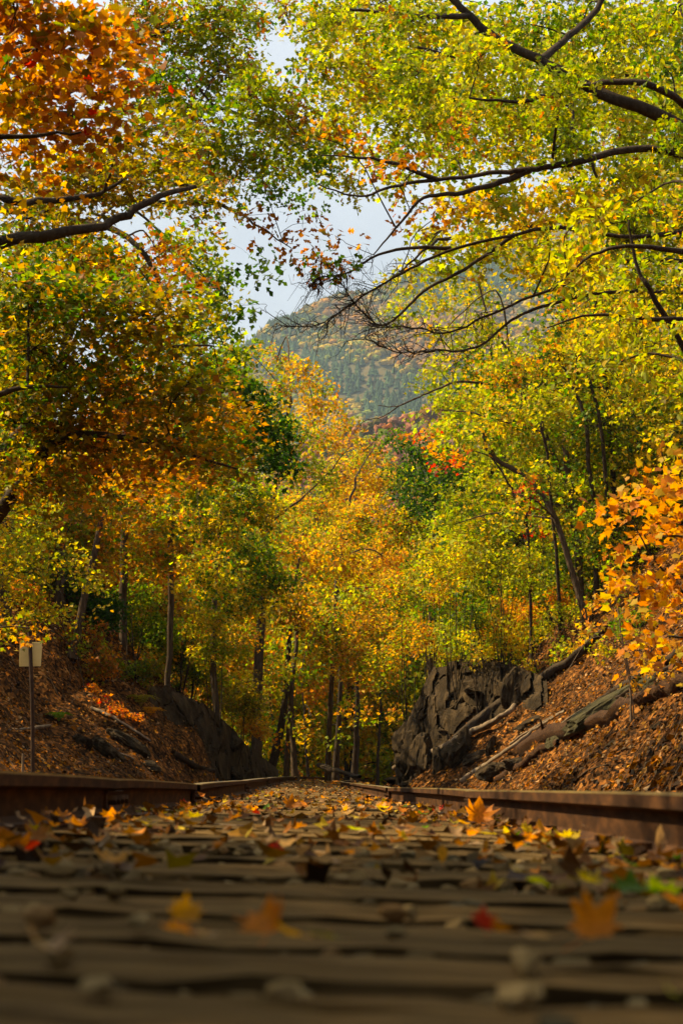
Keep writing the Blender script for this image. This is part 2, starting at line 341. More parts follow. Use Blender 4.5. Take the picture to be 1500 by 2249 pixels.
# ------------------------------------------------------------------ tree builder
TRI = [0]; COV = 2.5
class Tree:
    def __init__(s, name, label, cat, base, group=None, bark=None):
        s.base = np.array(base, float); s.bark = bark or M_bark
        s.root = empty(name, s.base, label, cat, group)
        s.nodes = []; s.nr = []; s.tw = Acc(); s.leaves = []; s.spr = []
    def limb(s, pts, r0, r1, name='branch', k=5, n=7, jit=None, part=True):
        pth = smooth_path(pts, k, jit if jit is not None else .009 * np.linalg.norm(np.diff(pts, axis=0), axis=1).mean())
        rad = r0 + (r1 - r0) * np.linspace(0, 1, len(pth)) ** .8
        if name == 'trunk': rad[0] *= 1.35
        s.nodes.append(pth); s.nr.append(rad)
        v, q = tube(pth, rad, n, .10)
        if part:
            a = Acc(); a.add(v, q); return a.obj(name, s.bark, s.root, True)
        s.tw.add(v, q)
    def near(s, p):
        N = np.concatenate(s.nodes); RR = np.concatenate(s.nr)
        d = np.linalg.norm(N - p, axis=1) + .6 * np.clip(N[:, 2] - p[2], 0, None)
        i = d.argmin(); return N[i], RR[i]
    def clump(s, c, r, spec, kind, size, cover=2.0, rz=.8, patch=.85, branch=True, droop=.25, per=22, flat=.55, seed=1, depth=1.0, sprayR=3.6, fs=.6, br=1.0, lj=.75):
        c = np.array(c, float)
        nl = int(COV * cover * math.pi * r * r / (.42 * size * size)); ns = max(2, nl // per)
        if branch:
            a, ra = s.near(c); L = np.linalg.norm(c - a)
            mid = (a + c) / 2 + np.array([0, 0, .12 * L]) + rng.normal(0, .06 * L, 3)
            r0 = min(ra * .8, (.008 + .008 * L) * br)
            if L > .05: s.limb([a, mid, c, c + (c - mid) * .5 * min(1, r / max(L, .1))], r0, r0 * .3, n=5, k=4, part=L > .6)
        d = rand_unit(ns) * (rng.random((ns, 1)) ** .42); sp = c + d * np.array([r, r * depth, r * rz])
        keep = vn(sp / max(r, .3) * 2.3, seed + 31) > -.45; sp = sp[keep]; ns = len(sp)
        if not ns: return
        # twigs
        N = s.nodes[-1]
        for q in sp:
            i = np.linalg.norm(N - q, axis=1).argmin(); a = N[i]; L = np.linalg.norm(q - a)
            if L < .02: continue
            m_ = (a + q) / 2 + np.array([0, 0, .1 * L]) + rng.normal(0, .07 * L, 3)
            rr = min(.012, .0035 + .0035 * L) * br
            v, f = tube(np.array([a, m_, q, q + (q - m_) * .4]), np.array([rr, rr * .8, rr * .55, rr * .2]), 3, 0)
            s.tw.add(v, f)
        ks = np.repeat(np.arange(ns), per); n = len(ks)
        nrm = unit(np.array([0, 0, 1.0]) + flat * rng.normal(size=(ns, 3)))
        t = rand_unit(ns); t1 = unit(np.cross(nrm, t)); t2 = np.cross(nrm, t1)
        a = rng.random(n) * 2 * math.pi; rr = size * sprayR * np.sqrt(rng.random(n))
        off = rr[:, None] * (np.cos(a)[:, None] * t1[ks] + np.sin(a)[:, None] * t2[ks] * .75)
        pos = sp[ks] + off + nrm[ks] * rng.normal(0, size * .55, (n, 1)); pos[:, 2] -= droop * rr ** 2 / (size * sprayR)
        ln = unit(nrm[ks] + lj * rng.normal(size=(n, 3)))
        tip = unit(off + .5 * rr[:, None] * rng.normal(size=(n, 3)) + np.array([0, 0, -.6]) * size * sprayR * .6)
        col = pick(spec, sp, ks, n, seed, patch, fs)
        sz = size * rng.uniform(.6, 1.25, n)
        s.leaves.append((kind, pos, ln, tip, sz, col))
    def done(s, individuals=0):
        groups = {}
        for kind, *rest in s.leaves: groups.setdefault(kind, []).append(rest)
        first = True
        for kind, L in groups.items():
            pos, ln, tip, sz, col = [np.concatenate(x) for x in zip(*L)]
            if individuals:
                x, y, z = proj(pos); ok = (x > 5) & (x < 1495) & (y > 5) & (y < 2245)
                score = np.where(ok, sz / z, 0) ; idx = np.argsort(-score)[:individuals]
                if len(groups) > 1: individuals //= 2
                for i in idx:
                    ci = CK[int(np.abs(np.log(CV + .02) - np.log(col[i] + .02)).sum(1).argmin())]
                    zz = unit(ln[i]); yy = unit(tip[i] - zz * (tip[i] @ zz)); xx = np.cross(yy, zz)
                    o = bpy.data.objects.new('leaf', leaf_object_mesh(kind, ci)); COL.objects.link(o); o.parent = s.root
                    p = pos[i] - s.base; k = sz[i]
                    o.matrix_basis = Matrix(((xx[0] * k, yy[0] * k, zz[0] * k, p[0]), (xx[1] * k, yy[1] * k, zz[1] * k, p[1]), (xx[2] * k, yy[2] * k, zz[2] * k, p[2]), (0, 0, 0, 1)))
                m = np.ones(len(pos), bool); m[idx] = False; pos, ln, tip, sz, col = pos[m], ln[m], tip[m], sz[m], col[m]
            v, f = leaf_arrays(KIND[kind], pos, ln, tip, sz); nf = len(KIND[kind][1])
            a = Acc(); a.add(v, f, np.repeat(col, nf, 0)); a.obj('foliage', M_leaf, s.root, kind='stuff'); TRI[0] += len(f)
        if s.tw.n: s.tw.obj('twigs', s.bark, s.root, True, kind='stuff'); TRI[0] += 2 * sum(map(len, s.tw.f))

def px_clumps(t, lst, Z, spec, kind, size, **kw):
    for i, q in enumerate(lst):
        x, y, r = q[:3]; z = Z * (1 + rng.uniform(-.13, .13)) if len(q) < 4 else q[3]
        t.clump(P(x, y, z), r * z / F, q[4] if len(q) > 4 else spec, kind, size, seed=1 + i % 3, **kw)
def on_ground(X, Y): return np.array([X, Y, float(H(X, Y))])

# ================================================================== SETTING
# ground
def axis(segs):
    o = []
    for a, b, n in segs: o.append(np.linspace(a, b, n, endpoint=False))
    return np.concatenate(o)
xs = np.unique(np.round(np.concatenate([-np.geomspace(16, 3000, 34)[::-1], axis([(-15.9, -5, 50), (-5, 5.5, 105), (5.5, 16, 50)]), np.geomspace(16, 3000, 34)]), 3))
ys = np.concatenate([axis([(-40, -3, 8), (-3, 60, 210), (60, 130, 60)]), np.geomspace(130, 6000, 40)])
X, Y = np.meshgrid(xs, ys); Z = H(X, Y)
def grid_faces(ny, nx):
    i = np.arange(ny - 1)[:, None] * nx + np.arange(nx - 1)[None]
    return np.stack([i, i + 1, i + nx + 1, i + nx], -1).reshape(-1, 4)
a = Acc(); a.add(np.stack([X, Y, Z], -1).reshape(-1, 3), grid_faces(len(ys), len(xs))); a.obj('ground', M_ground, smooth=True, kind='structure')

# mountain and nearer hillside
def MH(X, Y):
    ridge = 607 + .46 * X; ridge = np.where(ridge > 880, 880, ridge); ridge = np.where(ridge < 60, 60, ridge)
    t = sm(950, 2600, Y) ; z = -30 + (ridge + 30) * t
    z = z - 260 * sm(2650, 4200, Y)
    z = z + 26 * fbm(v3(X, Y) / 330., 4, 21) * t + 12 * fbm(v3(X, Y) / 60., 2, 4) * t
    hill = (128 + .42 * X + 10 * vn(v3(X, Y) / 60, 9)) * sm(420, 800, Y) * sm(1150, 820, Y)
    return np.maximum(z, np.clip(hill, -30, 330))
xs = np.linspace(-1900, 1900, 150); ys = np.linspace(410, 4200, 170)
X, Y = np.meshgrid(xs, ys)
a = Acc(); a.add(np.stack([X, Y, MH(X, Y) - 2], -1).reshape(-1, 3), grid_faces(len(ys), len(xs))); a.obj('mountain', M_mount, smooth=True, kind='structure')

def far_forest():
    cone = []  # ragged conifer
    n = 5; vv = []; ff = []
    for k, (z0, z1, r) in enumerate(((.05, .62, .30), (.38, 1.05, .19))):
        b = len(vv); vv += [(r * math.cos(i * 2 * math.pi / n + k), r * math.sin(i * 2 * math.pi / n + k), z0) for i in range(n)] + [(0, 0, z1)]
        ff += [(b + i, b + (i + 1) % n, b + n) for i in range(n)]
    con = np.array(vv); conf = np.array(ff)
    ph = (1 + 5 ** .5) / 2
    ico = unit(np.array([(-1, ph, 0), (1, ph, 0), (-1, -ph, 0), (1, -ph, 0), (0, -1, ph), (0, 1, ph), (0, -1, -ph), (0, 1, -ph), (ph, 0, -1), (ph, 0, 1), (-ph, 0, -1), (-ph, 0, 1)]))
    icf = np.array([(0, 11, 5), (0, 5, 1), (0, 1, 7), (0, 7, 10), (0, 10, 11), (1, 5, 9), (5, 11, 4), (11, 10, 2), (10, 7, 6), (7, 1, 8), (3, 9, 4), (3, 4, 2), (3, 2, 6), (3, 6, 8), (3, 8, 9), (4, 9, 5), (2, 4, 11), (6, 2, 10), (8, 6, 7), (9, 8, 1)])
    def put(a, T, f, p, s, col, jit=.0):
        n = len(p); th = rng.random(n) * 6.28; V = np.broadcast_to(T, (n, *T.shape)).copy()
        if jit: V = V * (1 + rng.uniform(-jit, jit, (n, T.shape[0], 1)))
        x = V[..., 0] * np.cos(th)[:, None] - V[..., 1] * np.sin(th)[:, None]; y = V[..., 0] * np.sin(th)[:, None] + V[..., 1] * np.cos(th)[:, None]
        W = np.stack([x, y, V[..., 2]], -1) * s[:, None, :] + p[:, None]
        a.add(W.reshape(-1, 3), (f[None] + (np.arange(n) * len(T))[:, None, None]).reshape(-1, 3), np.repeat(col, len(f), 0))
    a = Acc()
    n = 18000; Yq = np.sqrt(rng.random(n) * (2720 ** 2 - 1150 ** 2) + 1150 ** 2)
    Xq = Yq * (rng.uniform(-.085, .12, n)); z = MH(Xq, Yq)
    band = fbm(v3(Xq + .6 * z, z * 1.9) / 120., 3, 41) + .15 * rng.normal(size=n)
    dec = (band > -.08 + 1.0 * sm(540, 670, z - .25 * Xq)) & (band < 2)
    p = np.stack([Xq, Yq, z - 2], -1)
    cc = np.array([.045, .085, .03])[None] * rng.uniform(.6, 1.6, (n, 1))
    m = ~dec; s = rng.uniform(6, 12.5, (n, 1)) * np.array([1.25, 1.25, .92])
    put(a, con, conf, p[m], s[m], cc[m])
    dc = np.array([C['yg'], C['y'], C['ol'], C['go'], (.42, .24, .06)]); q = dc[np.clip((band * 3 + rng.random(n) * 2.2).astype(int), 0, 4)] * rng.uniform(.5, .95, (n, 1))
    s2 = rng.uniform(2.4, 4.6, (n, 1)) * np.array([1.15, 1.15, .95]); p2 = p + s2 * np.array([0, 0, .9])
    put(a, ico, icf, p2[dec], s2[dec], q[dec], .3)
    a.obj('mountain_forest', M_far, kind='stuff', label='hazy green forest with yellow and orange patches covering the mountainside', cat='forest')
    # nearer hillside wood: leafy lumps
    a = Acc(); n = 1000; Yq = rng.uniform(560, 900, n); Xq = Yq * rng.uniform(-.03, .14, n); z = MH(Xq, Yq)
    col = np.array([(.5, .2, .09), C['go'], C['yg'], C['o'], C['ol'], (.3, .17, .1)])[rng.choice(6, n, p=[.3, .2, .15, .15, .1, .1])] * rng.uniform(.5, .95, (n, 1))
    for k in range(6):
        s = rng.uniform(1.0, 2.1, (n, 1)) * np.ones((1, 3)); d = rand_unit(n) * rng.uniform(.5, 1, (n, 1)) * np.array([2.6, 2.6, 2.6]) + np.array([0, 0, 4.2])
        put(a, ico, icf, np.stack([Xq, Yq, z], -1) + d, s, col * rng.uniform(.7, 1.3, (n, 1)), .4)
    a.obj('hillside_wood', M_far, kind='stuff', label='hazy orange and pink wood on the hillside below the mountain', cat='forest')
far_forest()

# haze
plate_f0 = np.array([(0, 3, 2, 1), (4, 5, 6, 7), (0, 1, 5, 4), (1, 2, 6, 5), (2, 3, 7, 6), (3, 0, 4, 7)])
def haze_mat(t, o):
    v = nd(t, 'VolumePrincipled'); v.inputs['Color'].default_value = (.56, .76, 1.0, 1); v.inputs['Density'].default_value = HAZE; v.inputs['Anisotropy'].default_value = .35
    t.links.new(v.outputs[0], o.inputs['Volume'])
HAZE = .00010
a = Acc(); x0, x1, y0, y1, z0, z1 = -3100, 3100, -60, 6100, -80, 960
a.add([(x0, y0, z0), (x1, y0, z0), (x1, y1, z0), (x0, y1, z0), (x0, y0, z1), (x1, y0, z1), (x1, y1, z1), (x0, y1, z1)], plate_f0)
a.obj('haze', mat('haze', haze_mat), kind='stuff')

# ================================================================== TRACK
track = empty('railway_track', (0, 0, 0), 'single rusty railway track with weathered wooden sleepers running into the cutting', 'railway track')
prof = [(-.034, 0), (.034, 0), (.036, -.006), (.036, -.034), (.010, -.044), (.008, -.108), (.020, -.122), (.062, -.132), (.062, -.142), (-.062, -.142), (-.062, -.132), (-.020, -.122), (-.008, -.108), (-.010, -.044), (-.036, -.034), (-.036, -.006)]
def rail(side):
    zf = zl if side < 0 else zr
    cuts = [-2, 7.1, 12.1, 21, 31, 42, 53, 64, 76, 90, 110] if side < 0 else [-2, 9.0, 19.0, 29, 40, 51, 62, 74, 88, 110]
    for ci, (y0, y1) in enumerate(zip(cuts[:-1], cuts[1:])):
        yy = np.linspace(y0 + .003, y1 - .003, 20); sag = -.006 * np.abs(np.linspace(-1, 1, 20)) ** 6
        kink = .010 * side * (1 if ci % 2 else -1) * np.abs(np.linspace(-1, 1, 20)) ** 4
        xc = cx(yy) + side * (.7525) + kink; zz = zf(yy) + sag
        for nm, part, mt in (('rail', prof, M_rust),):
            pr = np.array(prof); n = len(pr)
            V = np.stack([xc[:, None] + pr[None, :, 0], np.broadcast_to(yy[:, None], (20, n)), zz[:, None] + pr[None, :, 1]], -1).reshape(-1, 3)
            i = np.arange(19)[:, None] * n; j = np.arange(n)[None]; j2 = (j + 1) % n
            q = np.stack([i + j, i + n + j, i + n + j2, i + j2], -1).reshape(-1, 4)
            a = Acc(); a.add(V, q); me = a.mesh('rail', M_rust); me.materials.append(M_head)
            mi = np.zeros(len(q), np.int32); mi[(np.arange(len(q)) % n) < 2] = 1; mi[(np.arange(len(q)) % n) == n - 1] = 1
            me.polygons.foreach_set('material_index', mi); ro = link('rail', me, track)
        # end cap hidden in joint; fishplates either side of the joint
        if ci:
            for s in (-1, 1):
                bx = cx(y0) + side * .7525 + s * .020
                a = Acc(); p2 = [(-.010, -.040), (.012, -.046), (.006, -.060), (.006, -.098), (.024, -.118), (-.010, -.120)]
                p2 = [(s * u_, z_) for u_, z_ in p2]; n = len(p2); yv = np.array([y0 - .3, y0 + .3])
                V = np.array([[bx + u_, y_, zf(y_) + z_ - .003] for y_ in yv for u_, z_ in p2])
                q = [[j, (j + 1) % n, n + (j + 1) % n, n + j] for j in range(n)] + [[0, 1, 2, 3], [0, 3, 4, 5], [n, n + 1, n + 2, n + 3], [n, n + 3, n + 4, n + 5]]
                a.add(V, q); jb = a.obj('joint_bar', M_rust, track)
                for by in (-.22, -.08, .08, .22):
                    v, qq = tube([[bx + s * .004, y0 + by, zf(y0) - .08], [bx + s * .034, y0 + by, zf(y0) - .08]], .016, 4)
                    b = Acc(); b.add(v, qq); b.obj('bolt', M_rust, track)
rail(-1); rail(1)

fronts = [.42, .70, 1.02, 1.34, 1.66, 1.95, 2.35, 2.82, 3.33, 3.93, 4.42]
while fronts[-1] < 100: fronts.append(fronts[-1] + rng.uniform(.46, .60))
def box_mesh(name, mt, nx=14, w_=.22, h_=.17, L=2.55, seed=0):
    """sleeper: a long beam with worn, uneven, split top"""
    r_ = np.random.default_rng(seed)
    x_ = np.linspace(-L / 2, L / 2, nx); ring = [(-.5, -1), (-.5, -.16), (-.47, -.03), (-.2, 0), (-.17, -.0), (.16, 0), (.19, 0), (.47, -.03), (.5, -.16), (.5, -1)]
    n = len(ring); V = []
    crack = -.5 * np.clip(vn(v3(x_ * 2.1 + seed * 7, 0 * x_), seed), 0, 1)
    for i, xx in enumerate(x_):
        for k, (a_, b_) in enumerate(ring):
            d = r_.normal(0, .002); e = r_.normal(0, .0025)
            if k in (4,): b_ = b_ + crack[i] * .06
            V.append((xx, a_ * w_ + e, b_ * h_ + (d if b_ > -.5 else 0)))
    q = []
    for i in range(nx - 1):
        for k in range(n):
            a_ = i * n + k; b_ = i * n + (k + 1) % n; q.append((a_, b_, b_ + n, a_ + n))
    for o_ in (0, (nx - 1) * n): q += [(o_, o_ + 1, o_ + 8, o_ + 9), (o_ + 1, o_ + 2, o_ + 7, o_ + 8), (o_ + 2, o_ + 3, o_ + 6, o_ + 7)]
    a = Acc(); a.add(np.array(V), np.array(q)); return a.mesh(name, mt, False)
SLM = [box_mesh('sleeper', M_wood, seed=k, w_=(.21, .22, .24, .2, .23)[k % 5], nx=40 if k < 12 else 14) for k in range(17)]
plate_v = np.array([(-.13, -.09, 0), (.13, -.09, 0), (.13, .09, 0), (-.13, .09, 0), (-.13, -.09, .014), (.13, -.09, .014), (.13, .09, .014), (-.13, .09, .014)])
plate_f = np.array([(0, 3, 2, 1), (4, 5, 6, 7), (0, 1, 5, 4), (1, 2, 6, 5), (2, 3, 7, 6), (3, 0, 4, 7)])
a = Acc(); a.add(plate_v, plate_f); PLM = a.mesh('tie_plate', M_rust)
a = Acc(); sv_ = plate_v * np.array([.1, .13, 2.2]) + np.array([0, 0, .0]); a.add(sv_, plate_f); a.add(plate_v * np.array([.17, .2, 1.0]) + np.array([0, 0, .03]), plate_f); SPM = a.mesh('spike', M_rust)
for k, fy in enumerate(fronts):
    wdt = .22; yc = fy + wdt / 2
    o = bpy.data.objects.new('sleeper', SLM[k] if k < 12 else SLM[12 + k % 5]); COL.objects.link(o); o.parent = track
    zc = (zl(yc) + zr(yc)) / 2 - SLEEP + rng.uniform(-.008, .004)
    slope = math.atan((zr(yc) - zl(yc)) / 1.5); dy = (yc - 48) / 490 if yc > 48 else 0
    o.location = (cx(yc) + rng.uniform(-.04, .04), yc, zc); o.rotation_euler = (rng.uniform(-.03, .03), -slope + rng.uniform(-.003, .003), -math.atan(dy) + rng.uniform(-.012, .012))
    if fy < 40:
        for s in (-1, 1):
            p = bpy.data.objects.new('tie_plate', PLM); COL.objects.link(p); p.parent = o; p.location = (s * .7525, 0, -.008)
            for d in (-1, 1):
                if fy < 15:
                    q = bpy.data.objects.new('spike', SPM); COL.objects.link(q); q.parent = track; q.location = (cx(yc) + s * .7525 + d * .076, yc + d * .04, zc - .022)

# ballast ---------------------------------------------------------
ph = (1 + 5 ** .5) / 2
ICO = unit(np.array([(-1, ph, 0), (1, ph, 0), (-1, -ph, 0), (1, -ph, 0), (0, -1, ph), (0, 1, ph), (0, -1, -ph), (0, 1, -ph), (ph, 0, -1), (ph, 0, 1), (-ph, 0, -1), (-ph, 0, 1)]))
ICF = np.array([(0, 11, 5), (0, 5, 1), (0, 1, 7), (0, 7, 10), (0, 10, 11), (1, 5, 9), (5, 11, 4), (11, 10, 2), (10, 7, 6), (7, 1, 8), (3, 9, 4), (3, 4, 2), (3, 2, 6), (3, 6, 8), (3, 8, 9), (4, 9, 5), (2, 4, 11), (6, 2, 10), (8, 6, 7), (9, 8, 1)])
def subdiv(v, f):
    cache = {}; v = list(map(tuple, v)); g = []
    def mid(i, j):
        k = (min(i, j), max(i, j))
        if k not in cache: v.append(tuple((np.array(v[i]) + np.array(v[j])) / 2)); cache[k] = len(v) - 1
        return cache[k]
    for a_, b_, c_ in f:
        x_, y_, z_ = mid(a_, b_), mid(b_, c_), mid(c_, a_); g += [(a_, x_, z_), (b_, y_, x_), (c_, z_, y_), (x_, y_, z_)]
    return unit(np.array(v)), np.array(g)
I2, IF2 = subdiv(ICO, ICF); I3, IF3 = subdiv(I2, IF2); I4, IF4 = subdiv(I3, IF3)
def stone(seed, V=I2, amp=.28, cuts=5):
    r_ = np.random.default_rng(seed); v = V.copy()
    for _ in range(cuts):
        n = unit(r_.normal(size=3)); d = r_.uniform(.45, .85); h = v @ n; v = v - np.clip(h - d, 0, None)[:, None] * n
    return v * (1 + amp * .4 * vn(v * 1.7 + seed * 3, seed)[:, None])
STC = np.array([(.20, .15, .08), (.28, .21, .11), (.12, .09, .05), (.36, .28, .155), (.16, .14, .09), (.27, .17, .08)])
def gravel():
    a = Acc(); ST = [stone(k, ICO) for k in range(12)]; fr = np.array(fronts)
    n = 16500; yq = .75 + 40 * rng.random(n) ** 2.4; uq = rng.uniform(-1, 1, n) * np.minimum(1.85, .3 * yq + .15)
    k = np.searchsorted(fr, yq) - 1; k = np.clip(k, 0, len(fr) - 1); into = yq - fr[k]
    on = (into < .25) | (np.append(fr, 999)[k + 1] - yq < .03)
    keep = (~on) | (rng.random(n) < .012 + .05 * sm(2.5, 6, yq)) | (np.abs(uq) > 1.3)
    keep &= (np.abs(np.abs(uq) - .7525) > .07)
    yq, uq, on = yq[keep], uq[keep], on[keep] & (np.abs(uq[keep]) < 1.25); n = len(yq)
    s = rng.uniform(.007, .016, n) * (1 + .045 * yq)
    g = H(uq + cx(yq), yq); z = np.where(on, bedz(uq, yq) - SLEEP + s * .45, np.where(np.abs(uq) < 1.25, np.maximum(g, bedz(uq, yq) - SLEEP - .036) + rng.uniform(.0, .027, n) - s * .3, g + s * .3))
    col = STC[rng.integers(0, 6, n)] * rng.uniform(.6, 1.2, (n, 1)); th = rng.random(n) * 6.28
    for t in range(12):
        m = (np.arange(n) % 12) == t; V = ST[t][None] * (s[m][:, None, None] * rng.uniform(.6, 1.3, (m.sum(), 1, 3)) * np.array([1, 1, .75]))
        c_, s_ = np.cos(th[m])[:, None], np.sin(th[m])[:, None]
        W = np.stack([V[..., 0] * c_ - V[..., 1] * s_, V[..., 0] * s_ + V[..., 1] * c_, V[..., 2]], -1) + np.stack([uq[m] + cx(yq[m]), yq[m], z[m]], -1)[:, None]
        a.add(W.reshape(-1, 3), (ICF[None] + (np.arange(m.sum()) * 12)[:, None, None]).reshape(-1, 3), np.repeat(col[m], 20, 0))
    a.obj('gravel', M_stone, kind='stuff', label='small grey ballast gravel between and beside the sleepers', cat='gravel')
    # nearest, larger stones one by one
    VAR = []
    for t in range(14):
        b = Acc(); b.add(stone(100 + t, I3, .2, 14), IF3, STC[t % 6]); VAR.append(b.mesh('ballast_stone', M_stone, False))
    cnt = 0
    while cnt < 280:
        yq = .85 + 3.2 * rng.random() ** 1.2; uq = rng.uniform(-.27 * yq, .24 * yq); uq = max(-.66, min(.66, uq))
        k = max(0, np.searchsorted(fr, yq) - 1); into = yq - fr[k]
        if (into < .235 or into > fr[k + 1] - fr[k] - .02) and rng.random() > .03: continue
        s = rng.uniform(.008, .016) * (1 + .10 * yq)
        o = bpy.data.objects.new('ballast_stone', VAR[rng.integers(0, 14)]); COL.objects.link(o)
        zz = bedz(uq, yq) - SLEEP + (s * .5 if into < .22 else rng.uniform(-.022, -.008))
        o.location = (uq, yq, zz); o.scale = (s * rng.uniform(.8, 1.5), s * rng.uniform(.8, 1.3), s * rng.uniform(.55, .95)); o.rotation_euler = (rng.uniform(-.4, .4), rng.uniform(-.4, .4), rng.uniform(0, 6.3))
        o['label'] = 'greyish tan ballast stone bedded between two wooden sleepers'; o['category'] = 'stone'; o['group'] = 'larger ballast stones between the sleepers'
        cnt += 1
gravel()

# fallen leaves ---------------------------------------------------
def outline_leaf(kind, seed):
    """curled leaf with two rings; kind maple / oval"""
    r_ = np.random.default_rng(seed)
    hf = maple_half if kind == 'maple' else [(0, 0), (.12, .1), (.24, .3), (.28, .5), (.2, .76), (0, 1)]
    o = []
    L = hf + [(-x, y) for x, y in hf[-2:0:-1]]
    for i in range(len(L)):
        p, q = np.array(L[i]), np.array(L[(i + 1) % len(L)]); o += [p, (p + q) / 2 + r_.normal(0, .012, 2)]
    o = np.array(o) + r_.normal(0, .012, (len(o), 2)); c = np.array([0, .4]); n = len(o)
    v2 = np.concatenate([[c], c + (o - c) * .5, o]); x, y = v2[:, 0], v2[:, 1] - .4
    ax = r_.uniform(0, math.pi); d = x * math.cos(ax) + y * math.sin(ax); e = -x * math.sin(ax) + y * math.cos(ax)
    z = r_.uniform(.5, 1.5) * d * d + r_.uniform(-.3, .5) * e * e + .05 * vn(v3(x * 4, y * 4), seed) + .1 * np.abs(x)
    V = np.stack([x, y, z], -1)
    f = [[0, 1 + i, 1 + (i + 1) % n] for i in range(n)]
    for i in range(n): j = (i + 1) % n; f += [[1 + i, 1 + n + i, 1 + n + j], [1 + i, 1 + n + j, 1 + j]]
    a_ = Acc(); a_.add(V, f); 
    st = smooth_path([[0, -.38, V[0, 2]], [.02, -.6, .1], [.06, -.8, .25]], 3); tv, tq = tube(st, .012, 3, 0)
    a_.add(tv, np.concatenate([tq[:, :3], tq[:, [0, 2, 3]]]))
    return a_
FLM = {}
def fallen_mesh(kind, ci, s):
    if (kind, ci, s) not in FLM:
        a_ = outline_leaf(kind, s); nf = sum(map(len, a_.f)); a_.c = [np.tile(C[ci], (nf, 1)) * (1 + .15 * np.random.default_rng(s).normal(size=(nf, 1))).clip(.6, 1.4)]
        FLM[(kind, ci, s)] = a_.mesh('fallen_leaf', M_litter if ci in ('br', 'dk') else M_leaf, True)
    return FLM[(kind, ci, s)]
def fallen(x, y, Z, size, ci, label, kind='maple', s=0, rot=None, group=None, dz=0.):
    p = P(x, y, Z) if isinstance(x, (int, float)) else x
    o = bpy.data.objects.new('fallen_leaf', fallen_mesh(kind, ci, s)); COL.objects.link(o)
    o.location = (p[0], p[1], p[2] + dz); o.scale = (size,) * 3
    o.rotation_euler = rot if rot else (rng.uniform(-.5, .5), rng.uniform(-.5, .5), rng.uniform(0, 6.28))
    o['label'] = label; o['category'] = 'leaf'
    if group: o['group'] = group
    return o
